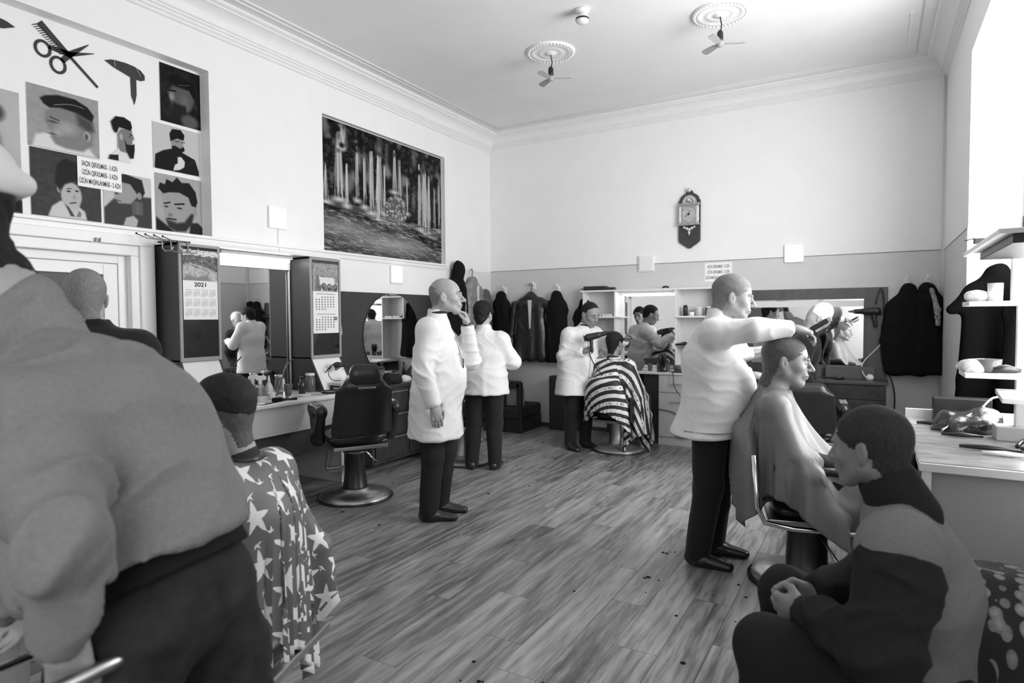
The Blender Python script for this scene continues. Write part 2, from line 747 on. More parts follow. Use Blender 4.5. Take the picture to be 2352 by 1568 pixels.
def person(label, loc, rotz, J, head, skin=.38, hair=.03, hand=None, coat=None, trousers=None, shoes=True,
           S=1.0, h=.011, hh=.006, belly=0.0, group=None, eyes=True, body_arms='LR', kind='person', legs='LR'):
    K = dict(STAND)
    K.update(J)
    for k in list(K):
        if k not in ('fL', 'fR'):
            K[k] = np.array(K[k], float) * S
    SK = SKIN(skin)
    parts = []
    # trunk and limbs under the clothes, then the finely meshed head, neck and hands
    bp = limbs(K, -.024, belly=belly * .7, legs=legs)
    parts.append(sdf_mesh(bp, max(h, .012)))
    R = rot3(*head.get('rot', (0, 0, 0)))
    hs = head.get('S', 1.06) * S
    sk, hr = make_head(hh, R, K['head'], hs, head.get('style', 'short'), head.get('thick', .006),
                       head.get('jaw', 1.0), head.get('nose', 1.0), head.get('fat', 1.0), neck=K['nek'], brow=head.get('brow', 1.0))
    parts.append(sk)
    for s, a in (hand or {}).items():
        e, w = K['e' + s], K['w' + s]
        d = np.array(a.get('d', nrm(w - e)), float)
        parts.append(make_hand(a.get('h', .006), w, d, a['n'], a['t'], a.get('curl', .5), a.get('S', 1.05) * S, a.get('thumb', .6)))
    Vt, Q = join_vq(*parts)
    root = link_mesh('person', np_mesh('person', Vt, Q), SK, None, loc=loc, rotz=rotz)
    tag(root, label, kind, group)
    root['_j'] = 0
    del root['_j']
    if head.get('under'):
        st_, th_, hv_ = head['under']
        _, h2 = make_head(hh, R, K['head'], hs, st_, th_, head.get('jaw', 1.0), head.get('nose', 1.0), head.get('fat', 1.0), neck=K['nek'])
        link_mesh('shaved_hair', np_mesh('shaved_hair', *h2), HAIR(hv_), root)
    if hr is not None and len(hr[0]):
        link_mesh('hair', np_mesh('hair', *hr), HAIR(hair), root)
    if eyes:
        T = lambda p: (np.array(p) * hs) @ R.T + K['head']
        for s in (-1, 1):
            b = MB()
            b.ball(tuple(T((.0835, s * .032, .0015))), .0085 * hs, 10, 7)
            b.build('eye', mat('eye_dark', .02, .2), root, smooth=True)
            b = MB()
            b.tube([T((.096 + .0 * i, s * (.014 + .011 * i), .0245 + (.003, .006, .005, .0)[i])) - T((0, 0, 0)) + T((-.0025 - .004 * (i == 3), 0, 0)) for i in range(4)], .004 * hs, 6, rs=[.0035 * hs, .0048 * hs, .0042 * hs, .002 * hs])
            b.build('eyebrow', HAIR(head.get('browv', .04)), root, smooth=True)
        b = MB()
        b.tube([T((.1035 - .004 * abs(i), .011 * i, -.0655)) for i in (-2, -1, 0, 1, 2)], .002 * hs, 5)
        b.build('mouth_line', mat('lip_shadow', .12, .6), root)
    if coat:
        c = dict(w=.018, hem=.72, mat=WHITE, flare=.03, amp=.006, seed=3, name='white_coat', cuff=.0, collar=True)
        c.update(coat)
        cp = limbs(K, c['w'], belly=belly, legs='', arms=c.get('arms', 'LR'))
        pel = K['pel']
        up = nrm(K['che'] - pel)
        lat = nrm(K['sL'] - K['sR'])
        lat = nrm(lat - up * (lat @ up))
        cp += c.get('extra', [])
        if c['hem'] is not None:
            hm = c['hem'] * S
            cp.append(RC(pel, (pel[0] + c.get('hx', 0), pel[1], hm - .03), .135 + c['w'] + belly * .5, .14 + c['w'] + c['flare'] + belly * .4, .06, lat, 1.28))
        if c['collar']:
            nk = K['nek']
            cp.append(RC(nk - up * .02, nk + up * .035, .075, .064, .02))
            cp.append(SUB(RC(nk + up * .02, nk + up * .12 + nrm(K['head'] - nk) * .02, .048, .07, .008)))

        def cut(F, X, Y, Z):
            if c['hem'] is not None:
                F = np.maximum(F, (hm - Z) + 0 * F)
            for s in 'LR':
                e, w = K['e' + s], K['w' + s]
                d = nrm(w - e)
                cu = w - d * c['cuff']
                t = (X - cu[0]) * d[0] + (Y - cu[1]) * d[1] + (Z - cu[2]) * d[2]
                rr = (X - cu[0]) ** 2 + (Y - cu[1]) ** 2 + (Z - cu[2]) ** 2
                F = np.where((rr < .1 ** 2) & (t > 0), np.maximum(F, t), F)
            return F
        el = [K['eL'], K['eR'], K['sL'] * .8, K['sR'] * .8]

        def disp(P):
            g = sum(np.exp(-((P - e) ** 2).sum(1) / .012) for e in el) + .35
            f = folds(P, c['seed'], 9, (1, 1, 1.6)) * g + .6 * folds(P, c['seed'] + 9, 3.8, (1.6, 1.6, .5))
            low = .012 * waves(P, c['seed'] + 2, 9, (1, 1, .15)) * np.clip((pel[2] + .15 - P[:, 2]) / .4, 0, 1) if c['hem'] is not None else 0
            return c['amp'] * f + low
        o = soft(c['name'], cp, h, c['mat'], root, cut, disp)
        if c.get('solid', False):
            pass
        K['_coat'] = o
        if c.get('inner') is not None:
            nk = K['nek']
            fr = nrm(np.cross(lat, up))
            b = MB()
            b.tube([nk + up * (.036 + .006 * math.cos(a)) + fr * (.066 * math.cos(a) + .008) + lat * .064 * math.sin(a) for a in np.linspace(0, 2 * PI, 17)[:-1]], .011, 8, closed=True)
            b.build('shirt_collar', c['inner'], root, smooth=True)
        if c.get('placket', False):
            fr = nrm(np.cross(lat, up))
            b = MB()
    if trousers:
        t = dict(mat=BLACK, w=.022, amp=.006, seed=11, top=None)
        t.update(trousers)
        pel = K['pel']
        lat = nrm(K['hL'] - K['hR'])
        P = [EL(pel + np.array((-.01, 0, -.02)), (.13 + belly * .5, .165 + belly * .4, .12), .05)]
        for s in legs:
            P += [RC(K['h' + s], K['k' + s], .088 + t['w'], .062 + t['w'], .04),
                  RC(K['k' + s], K['a' + s] + V(0, 0, -.02), .062 + t['w'], .056 + t['w'] * .6, .03)]

        def dispt(P):
            return t['amp'] * folds(P, t['seed'], 6, (1, 1, .9))

        def cutt(F, X, Y, Z):
            return np.maximum(F, (.035 - Z) + 0 * F)
        soft('trousers', P, h, t['mat'], root, cutt if shoes else None, dispt)
    if shoes:
        for s in legs:
            a = K['a' + s]
            y = K['f' + s]
            f = V(math.cos(y), math.sin(y), 0)
            l = V(-math.sin(y), math.cos(y), 0)
            z0 = max(a[2] - .09 * S, 0)
            P = [RC(V(a[0], a[1], z0 + .045) - f * .035, V(a[0], a[1], z0 + .05) + f * .02, .045, .048, .03),
                 RC(V(a[0], a[1], z0 + .044) + f * .02, V(a[0], a[1], z0 + .024) + f * .19, .045, .026, .04, l, 1.3)]
            zz = z0

            def cuts(F, X, Y, Z):
                return np.maximum(F, (zz + .002 - Z) + 0 * F)
            soft('shoe', P, .008, SHOE, root, cuts)
    return root, K


# ------------------------------------------------------------------ cloth that falls over a figure
def drape(prims, c, r0, Rf, nr=40, na=112, steps=230, seed=1, pin=None, ground=0.0, clear=.008, dt2=.0016, squash=1.0):
    """a flat cloth with a neck hole falls over the solids; returns verts (nr,na,3) and flat coordinates"""
    th = 2 * PI * np.arange(na) / na
    Rm = np.array([Rf(t) for t in th])
    s = (np.linspace(0, 1, nr) ** .9)[:, None]
    r = r0 + (Rm[None, :] - r0) * s
    flat = np.stack([r * np.cos(th), r * np.sin(th)], -1)
    P = np.concatenate([flat, np.zeros((nr, na, 1))], -1)
    rs = np.random.RandomState(seed)
    P[..., 2] += .09 * (1 - np.exp(-(r - r0) / .05)) + .01 * np.sin(th * 7 + seed) * s + .008 * np.sin(th * 11 + 2 * seed) * s
    P += np.array(c)
    rest = flat
    dR = np.linalg.norm(rest[1:] - rest[:-1], axis=-1)
    dA = np.linalg.norm(np.roll(rest, -1, 1) - rest, axis=-1)
    dD = np.linalg.norm(np.roll(rest, -1, 1)[1:] - rest[:-1], axis=-1)
    dE = np.linalg.norm(rest[1:] - np.roll(rest, -1, 1)[:-1], axis=-1)
    dB = np.linalg.norm(rest[2:] - rest[:-2], axis=-1)
    P0 = P[0].copy()
    prev = P.copy()

    def relax(a, b, L, k=1.0, only_long=False):
        d = b - a
        l = np.linalg.norm(d, axis=-1, keepdims=True) + 1e-9
        e = (l - L[..., None]) / l
        if only_long:
            e = np.maximum(e, 0)
        return d * e * .5 * k
    ev = np.arange(0, na, 2)
    od = np.arange(1, na, 2)
    for it in range(steps):
        v = (P - prev) * .955
        prev = P.copy()
        P = P + v
        P[..., 2] -= .0013
        for q in range(7):
            for par in (0, 1):
                a, b = P[par:nr - 1:2], P[par + 1:nr:2]
                m = min(len(a), len(b))
                d = relax(a[:m], b[:m], dR[par::2][:m])
                P[par:nr - 1:2][:m] += d
                P[par + 1:nr:2][:m] -= d
            for A in (ev, od):
                B = (A + 1) % na
                d = relax(P[:, A], P[:, B], dA[:, A])
                P[:, A] += d
                P[:, B] -= d
            for par in (0, 1):
                a = P[par:nr - 1:2]
                b = np.roll(P, -1, 1)[par + 1:nr:2]
                m = min(len(a), len(b))
                d = relax(a[:m], b[:m], dD[par::2][:m], .35)
                P[par:nr - 1:2][:m] += d
                P[par + 1:nr:2][:m] -= np.roll(d, 1, 1)
            for st in range(3):
                a, b = P[st:nr - 2:3], P[st + 2:nr:3]
                m = min(len(a), len(b))
                d = relax(a[:m], b[:m], dB[st::3][:m], .12)
                P[st:nr - 2:3][:m] += d
                P[st + 2:nr:3][:m] -= d
            P[0] = P0
        fl = P.reshape(-1, 3)
        D = sdf_pts(prims, fl)
        near = np.nonzero(D < clear)[0]
        if len(near):
            q = fl[near]
            e = 2e-3
            G = np.stack([sdf_pts(prims, q + np.eye(3)[i] * e) - D[near] for i in range(3)], 1) / e
            G /= np.linalg.norm(G, axis=1)[:, None] + 1e-9
            push = (clear - D[near])[:, None] * G
            fl[near] += push
            pv = prev.reshape(-1, 3)
            pv[near] = fl[near] - (fl[near] - push - pv[near]) * .35
            prev = pv.reshape(P.shape)
        fl[:, 2] = np.maximum(fl[:, 2], ground + .005)
        P = fl.reshape(P.shape)
        P[0] = P0
    return P, flat


def cape_mesh(P, flat, name):
    nr, na, _ = P.shape
    idx = np.arange(nr * na).reshape(nr, na)
    a, b = idx[:-1], idx[1:]
    Q = np.stack([a, b, np.roll(b, -1, 1), np.roll(a, -1, 1)], -1).reshape(-1, 4)
    me = np_mesh(name, P.reshape(-1, 3), Q)
    uv = me.uv_layers.new(name='flat')
    F = flat.reshape(-1, 2)
    uv.data.foreach_set('uv', F[Q.ravel()].astype(np.float32).ravel())
    return me


def uv_xy(nt):
    n = nt.nodes.new('ShaderNodeUVMap')
    n.uv_map = 'flat'
    sp = nt.nodes.new('ShaderNodeSeparateXYZ')
    nt.links.new(n.outputs[0], sp.inputs[0])
    return NX(nt, sp.outputs[0]), NX(nt, sp.outputs[1])


def mixcol(nt, fac, c0, c1):
    """grey mix of two values or sockets by fac"""
    r = fac * -1.0 + 1.0
    a = r * c0
    b = fac * c1
    return a + b


def to_col(nt, x, b):
    cmb = nt.nodes.new('ShaderNodeCombineColor')
    for i in range(3):
        nt.links.new(x.s, cmb.inputs[i])
    nt.links.new(cmb.outputs[0], b.inputs['Base Color'])


def star_fac(nt, x, y, R, ang=0.0):
    r = (x * x + y * y).sqrt()
    a = y.atan2(x) + ang
    t = ((a / (2 * PI / 5)).fract() - 0.5).absv() * 2.0      # 0 at valley, 1 at tip
    lim = (t * t * .62 + .38) * R
    return r.lt(lim)


def star_mat():
    m, nt, b = new_mat('starred_cape_cloth')
    x, y = uv_xy(nt)
    col = (x / .12).floor()
    cx = (x / .12).fract() - .5
    yy = y / .12 + col.mod(2.0) * .5
    cy = yy.fract() - .5
    big = star_fac(nt, cx, cy, .42, .4)
    cx2 = (x / .12 + .5).fract() - .5
    cy2 = (yy + .2).fract() - .5
    small = star_fac(nt, cx2, cy2, .15, .4)
    fac = big.maxv(small)
    rad = x.absv().maxv(y.absv())
    hem = rad.gt(.625)
    base = mixcol(nt, fac.maxv(hem), .13, .78)
    to_col(nt, base, b)
    b.inputs['Roughness'].default_value = .55
    return m


def stripe_mat():
    m, nt, b = new_mat('striped_cape_cloth')
    x, y = uv_xy(nt)
    p = x * .94 + y * .34
    q = y * .94 - x * .34
    f = (p / .072).fract()
    dark = f.lt(.5)
    alt = (p / .144).fract().lt(.5)
    qc = (q / .05).fract() - .5
    pc = (p / .072).fract() - .75
    star = star_fac(nt, qc * .05, pc * .072, .011, .3)
    tick = ((q / .012).fract().lt(.35)) * ((q / .16).fract().lt(.3)) * (pc.absv().lt(.15))
    mark = star.maxv(tick) * alt * ((q / .16).fract().lt(.75))
    v = mixcol(nt, dark.maxv(mark), .72, .02)
    to_col(nt, v, b)
    b.inputs['Roughness'].default_value = .6
    return m


def hang_cloth(name, label, cat, loc, rotz, w, L, m, seed=1, hood=False, sleeves=True, depth=.09, peak=.5, open_=False, group=None, shoulders=.7, hanger=None):
    """a garment hanging from a hook: local x along the wall, y away from the wall (-y is the room), z down from 0"""
    P = [RC((0, -.05, -.06), (0, -.06, -.16), .035, .06, .05, (1, 0, 0), 1.2)]
    sw = w * shoulders
    P += [RC((-sw * .5, -.05, -.05 - peak * .35), (0, -.06, -.06), .035, .045, .06),
          RC((sw * .5, -.05, -.05 - peak * .35), (0, -.06, -.06), .035, .045, .06)]
    P += [RC((-sw * .25, -.06, -.2), (-w * .28, -.06, -L + .05), .05, .07, .07, (1, 0, 0), 1.3),
          RC((sw * .25, -.06, -.2), (w * .28, -.06, -L + .05), .05, .07, .07, (1, 0, 0), 1.3),
          RC((0, -.06, -.2), (0, -.06, -L + .05), .06, .065, .06, (1, 0, 0), 1.4)]
    if sleeves:
        for s in (-1, 1):
            P.append(RC((s * sw * .5, -.055, -.06 - peak * .35), (s * w * .52, -.06, -.62 * L), .05, .045, .03))
            P.append(RC((s * w * .52, -.06, -.62 * L), (s * w * .5, -.06, -.86 * L), .045, .04, .02))
    if hood:
        P.append(EL((0, -.09, .0), (.1, .07, .13), .05))

    def cut(F, X, Y, Z):
        F = np.maximum(F, (-L - Z) + 0 * F)
        return np.maximum(F, (Y + .004) + 0 * F)

    def disp(q):
        return .014 * waves(q, seed, 16, (1, 1, .14)) + .008 * folds(q, seed + 3, 7, (1, 1, .5)) - .004
    Vt, Q = sdf_mesh(P, .011, cut, disp)
    Vt[:, 1] = np.minimum(Vt[:, 1], -.004)
    root = link_mesh(name, np_mesh(name, Vt, Q), m, None, loc=loc, rotz=rotz)
    tag(root, label, cat, group)
    if open_:
        b = MB()
        b.prism([(-.03, -.12), (.03, -.12), (.012, -.5), (-.008, -.52)], 0, .006, Matrix(((1, 0, 0, .02), (0, 0, -1, -.128), (0, 1, 0, 0), (0, 0, 0, 1))))
        b.build('lining', mat('pale_lining', .6, .7), root)
    if hanger:
        b = MB()
        pts = [(0, -.05, -.06), (0, -.05, .03), (.012, -.05, .075), (.0, -.05, .105), (-.025, -.05, .1), (-.032, -.05, .08)]
        b.tube(pts, .006, 8)
        b.build('hanger', mat('dark_hanger', .03, .4), root, smooth=True)
    return root
# ------------------------------------------------------------------ the room
WALLM = mat('white_wall_paint', .84, .7, var=.02, scale=3, bmp=.06)
GREYM = mat('grey_dado_paint', .6, .55, var=.03, scale=4, bmp=.05)
CEILM = mat('white_ceiling_paint', .8, .8, var=.03, scale=2)
TRIMM = mat('white_gloss_trim', .82, .4, var=.02, scale=8)


def struct(name, mb, m, parent=None, **k):
    o = mb.build(name, m, parent, **k)
    o['kind'] = 'structure'
    return o


# floor: sub-floor slab with laminate planks on it
struct('floor', MB().box(XL - .3, 1.4, YR - .1, YB + .2, -.06, -.012), mat('sub_floor', .03, .9))
FLOOR = bpy.data.objects['floor']


def plank_material():
    m, nt, b = new_mat('oak_laminate')
    oi = nt.nodes.new('ShaderNodeObjectInfo')
    rnd = NX(nt, oi.outputs['Random'])
    tc = nt.nodes.new('ShaderNodeTexCoord')
    vm = nt.nodes.new('ShaderNodeVectorMath')
    vm.operation = 'ADD'
    nt.links.new(tc.outputs['Object'], vm.inputs[0])
    cb = nt.nodes.new('ShaderNodeCombineXYZ')
    for i in range(3):
        nt.links.new((rnd * (37.0 + 11 * i)).s, cb.inputs[i])
    nt.links.new(cb.outputs[0], vm.inputs[1])

    def nz(scale, st, det=5):
        mp = nt.nodes.new('ShaderNodeMapping')
        mp.inputs['Scale'].default_value = st
        nt.links.new(vm.outputs[0], mp.inputs[0])
        n = nt.nodes.new('ShaderNodeTexNoise')
        n.inputs['Scale'].default_value = scale
        n.inputs['Detail'].default_value = det
        nt.links.new(mp.outputs[0], n.inputs['Vector'])
        return NX(nt, n.outputs[0])
    g = nz(3.0, (9, .8, 1), 6)
    g2 = nz(14.0, (6, .5, 1), 3)
    w = nz(1.1, (1.5, .7, 1), 2)
    v = g * .55 + g2 * .25 + w * .2 + (rnd - .5) * .1
    nt.links.new(ramp(nt, v, [(.32, .06), (.44, .15), (.53, .26), (.67, .38)]), b.inputs['Base Color'])
    rg = ramp(nt, w * .6 + g2 * .4, [(.3, .24), (.7, .4)])
    nt.links.new(rg, b.inputs['Roughness'])
    b.inputs['Specular IOR Level'].default_value = .5
    bump(nt, b, g2, .08, .004)
    return m


PLM = plank_material()
PW, PLN = .19, 1.29
pm = {}
x = XL
row = 0
while x < 1.05:
    off = [0, .43, .86, .21, .64, 1.07][(row * 7) % 6]
    y = -.35 - off
    while y < YB:
        L = min(PLN, YB - y)
        key = round(L, 3)
        if key not in pm:
            me = MB().box(0, PW - .0022, 0, L - .0025, -.012, 0).mesh('plank')
            me.materials.append(PLM)
            pm[key] = me
        if L > .02:
            o = bpy.data.objects.new('plank', pm[key])
            COL.objects.link(o)
            o.location = (x, y, 0)
            o.parent = FLOOR
        y += L
    x += PW
    row += 1
st = MB().box(XL, 1.05, YR, -.35 - 1.3, -.012, 0)
o = st.build('plank_field', PLM, FLOOR)
o['kind'] = 'stuff'

# ceiling
struct('ceiling', MB().box(XL - .3, 1.4, YR - .1, YB + .2, ZC, ZC + .1), CEILM)
# back wall: light above, grey dado below (the paint line is a hair of thickness)
wb = MB().box(XL - .3, 1.4, YB, YB + .2, -.05, ZC)
struct('wall_back', wb, WALLM)
o = MB().box(XL, XR, YB - .004, YB, 0, DADO + .01).build('dado_paint', GREYM, bpy.data.objects['wall_back'])
o = MB().box(XL, XR, YB - .006, YB - .003, DADO + .008, DADO + .016).build('paint_line', mat('dado_line', .22, .6), bpy.data.objects['wall_back'])
# rear wall behind the camera
wr = MB().box(XL - .3, 1.4, YR - .2, YR, 0, ZC)
struct('wall_rear', wr, WALLM)
# left wall with a doorway and two shallow blind window recesses
P0, P1, F0, F1, R0, R1 = .9, 3.285, 4.515, 6.575, 2.19, 3.555
D0, D1, DT = 1.55, 2.6, 1.975
wl = MB()
wl.box(XL - .3, XL, YR, D0, 0, R0)
wl.box(XL - .3, XL, D0, D1, DT, R0)
wl.box(XL - .3, XL, D1, YB, 0, R0)
wl.box(XL - .3, XL, YR, YB, R1, ZC)
wl.box(XL - .3, XL, YR, P0, R0, R1)
wl.box(XL - .3, XL, P1, F0, R0, R1)
wl.box(XL - .3, XL, F1, YB, R0, R1)
wl.box(XL - .3, XL - .115, P0, P1, R0, R1)
wl.box(XL - .3, XL - .06, F0, F1, R0, R1)
struct('wall_left', wl, WALLM)
WLO = bpy.data.objects['wall_left']
MB().box(XL, XL + .003, 6.6, YB - .004, 0, DADO).build('dado_paint', mat('pale_grey_paint', .7, .6), WLO)
# right wall: pier, deep window bay, wall behind the camera with its window
wrt = MB()
wrt.box(XR, 1.4, 5.8, YB, 0, ZC)
wrt.box(XR, 1.4, 3.3, 5.8, 3.46, ZC)
wrt.box(XR, 1.4, 2.2, 3.3, 0, ZC)
wrt.box(XR, 1.4, -.4, 2.2, 3.46, ZC).box(1.0, 1.4, -.4, 2.2, 0, .9)
wrt.box(XR, 1.4, -1.0, -.4, 0, ZC)
wrt.box(XR, 1.4, -3.0, -1.0, 3.46, ZC).box(1.0, 1.4, -3.0, -1.0, 0, .9).box(XR, 1.4, YR, -3.0, 0, ZC)
wrt.box(.98, 1.4, 3.3, 5.8, 0, .9)
struct('wall_right', wrt, WALLM)
WRO = bpy.data.objects['wall_right']
MB().box(XR - .004, XR, 5.8, YB - .004, 0, DADO).build('dado_paint', GREYM, WRO)
MB().box(XR - .006, XR - .003, 5.8, YB - .006, DADO, DADO + .008).build('paint_line', mat('dado_line', .22, .6), WRO)
# rounded pier angle on the corner
b = MB()
b.lathe([(.045, 0), (.045, 3.9)], (XR + .02, 7.66, 0), 16)
struct('trim_1', b, mat('pier_paint', .62, .6), smooth=True)
# window frame in the bay
wf = MB()
for yy in (5.74, 4.55, 3.36):
    wf.box(.95, 1.0, yy - .035, yy + .035, .9, 3.46)
for zz in (.93, 2.62, 3.43):
    wf.box(.95, 1.0, 3.3, 5.8, zz - .035, zz + .035)
struct('window_1', wf, TRIMM)
b = MB().box(.97, .976, 3.36, 5.74, .95, 3.42)
gm, nt, gb = new_mat('window_glass')
gb.inputs['Transmission Weight'].default_value = 1
gb.inputs['Roughness'].default_value = 0
gb.inputs['IOR'].default_value = 1.05
setcol(gb, 1)
b.build('window_pane', gm, bpy.data.objects['window_1'])
b = MB().tube([(.95, 5.72, 2.2), (.925, 5.72, 2.2), (.92, 5.70, 2.12)], .01, 8)
b.build('window_handle', mat('dark_metal', .05, .4, .8), bpy.data.objects['window_1'])
wf = MB()
for yy in (-.37, .9, 2.17):
    wf.box(.95, 1.0, yy - .035, yy + .035, .9, 3.46)
for zz in (.93, 2.62, 3.43):
    wf.box(.95, 1.0, -.4, 2.2, zz - .035, zz + .035)
struct('window_2', wf, TRIMM)
MB().box(.975, .98, -.37, 2.17, .93, 3.43).build('window_pane', gm, bpy.data.objects['window_2'])
wf = MB()
for yy in (-2.97, -2.0, -1.03):
    wf.box(.95, 1.0, yy - .035, yy + .035, .9, 3.46)
for zz in (.93, 2.62, 3.43):
    wf.box(.95, 1.0, -3.0, -1.0, zz - .035, zz + .035)
struct('window_3', wf, TRIMM)
MB().box(.975, .98, -2.97, -1.03, .93, 3.43).build('window_pane', gm, bpy.data.objects['window_3'])


# cornice: profile swept along left, back and right walls
def cornice(name, p0, p1, inw, m, prof):
    d = (Vector(p1) - Vector(p0))
    L = d.length
    d.normalize()
    inw = Vector(inw)
    M = Matrix(((inw.x, 0, d.x, p0[0]), (inw.y, 0, d.y, p0[1]), (0, 1, 0, p0[2]), (0, 0, 0, 1)))
    if M.determinant() < 0:
        pass
    b = MB().prism(prof, 0, L, M)
    o = struct(name, b, m)
    return o


prof = [(0, 0), (.2, 0), (.2, -.02), (.185, -.028), (.165, -.03), (.165, -.045)]
for i in range(1, 9):
    t = i / 8 * PI / 2
    prof.append((.165 - .1 * math.sin(t), -.045 - .11 * (1 - math.cos(t))))
prof += [(.05, -.157), (.05, -.175), (.035, -.18), (.035, -.2), (.02, -.205), (.02, -.225), (.008, -.23), (0, -.232)]
cornice('trim_2', (XL, YR, ZC), (XL, YB, ZC), (1, 0, 0), TRIMM, prof)
cornice('trim_3', (XL, YB, ZC), (XR, YB, ZC), (0, -1, 0), TRIMM, [(x * .8, y * .8) for x, y in prof])
cornice('trim_4', (XR, YR, ZC), (XR, YB, ZC), (-1, 0, 0), TRIMM, [(x * .9, y * .9) for x, y in prof])
for k, dx in enumerate((.30, .36)):
    b = MB().tube([(XL + dx, YR, ZC - .002), (XL + dx, YB - .25, ZC - .002)], .011, 8)
    struct('trim_%d' % (5 + k), b, TRIMM, smooth=True)
for k, dy in enumerate((.27, .33)):
    b = MB().tube([(XL + .36, YB - dy, ZC + .004), (XR - .25, YB - dy, ZC + .004)], .009, 8)
    struct('trim_%d' % (7 + k), b, TRIMM, smooth=True)
b = MB().tube([(XR - .28, YR, ZC + .002), (XR - .28, YB - .25, ZC + .002)], .01, 8)
struct('trim_9', b, TRIMM, smooth=True)
# ledge under the blind windows and door surround
b = MB().box(XL, XL + .035, 1.75, 6.56, 2.165, 2.19).box(XL, XL + .02, 1.75, 6.56, 2.125, 2.165)
struct('trim_10', b, TRIMM, bevel=.004)
b = MB().box(XL, XL + .05, 1.3, 2.77, 2.05, 2.125).box(XL, XL + .05, D1 + .06, 2.77, 0, 2.05)
b.box(XL, XL + .028, 1.3, 2.68, DT + .0, 2.05).box(XL, XL + .028, D1, 2.68, 0, DT)
struct('trim_11', b, TRIMM, bevel=.006)
b = MB().box(XL, XL + .012, 6.6, YB, 0, .06)
struct('baseboard_left', b, mat('dark_skirting', .06, .5))
b = MB().box(XL, XR, YB - .012, YB, 0, .05)
struct('baseboard_back', b, mat('dark_skirting', .06, .5))
# door: plastic frame inside frame round dark glass
b = MB().box(XL - .1, XL - .03, D1 - .06, D1 - .0, 0, DT).box(XL - .1, XL - .03, D0, D1 - .06, DT - .06, DT).box(XL - .1, XL - .03, D0, D0 + .06, 0, DT)
dr = struct('door_1', b, TRIMM, bevel=.004)
b = MB().box(XL - .09, XL - .035, D1 - .16, D1 - .064, 0.05, DT - .064).box(XL - .09, XL - .035, D0 + .07, D1 - .16, DT - .145, DT - .064).box(XL - .09, XL - .035, D0 + .07, D0 + .16, .05, DT - .145).box(XL - .09, XL - .035, D0 + .16, D1 - .16, .05, .2)
b.build('door_leaf', TRIMM, dr, bevel=.004)
MB().box(XL - .07, XL - .062, D0 + .16, D1 - .16, .2, DT - .145).build('door_glass', mat('dark_door_glass', .012, .25, spec=.15), dr)
MB().box(XL - .061, XL - .055, D1 - .166, D1 - .16, .2, DT - .15).build('glass_seal', mat('dark_seal', .03, .5), dr)

# small hooks above the door
t = empty('wall_hook', (XL + .03, 2.36, 2.07), 'small white double coat hook above the door frame', 'hook')
b = MB((XL + .03, 2.36, 2.07)).box(XL + .02, XL + .034, 2.33, 2.385, 2.045, 2.085)
b.build('plate', TRIMM, t)
for dy in (-.012, .015):
    MB((XL + .03, 2.36, 2.07)).tube([(XL + .03, 2.36 + dy, 2.06), (XL + .06, 2.36 + dy, 2.055), (XL + .065, 2.36 + dy, 2.08)], .006, 6).build('prong', mat('dull_metal', .3, .4, .9), t)


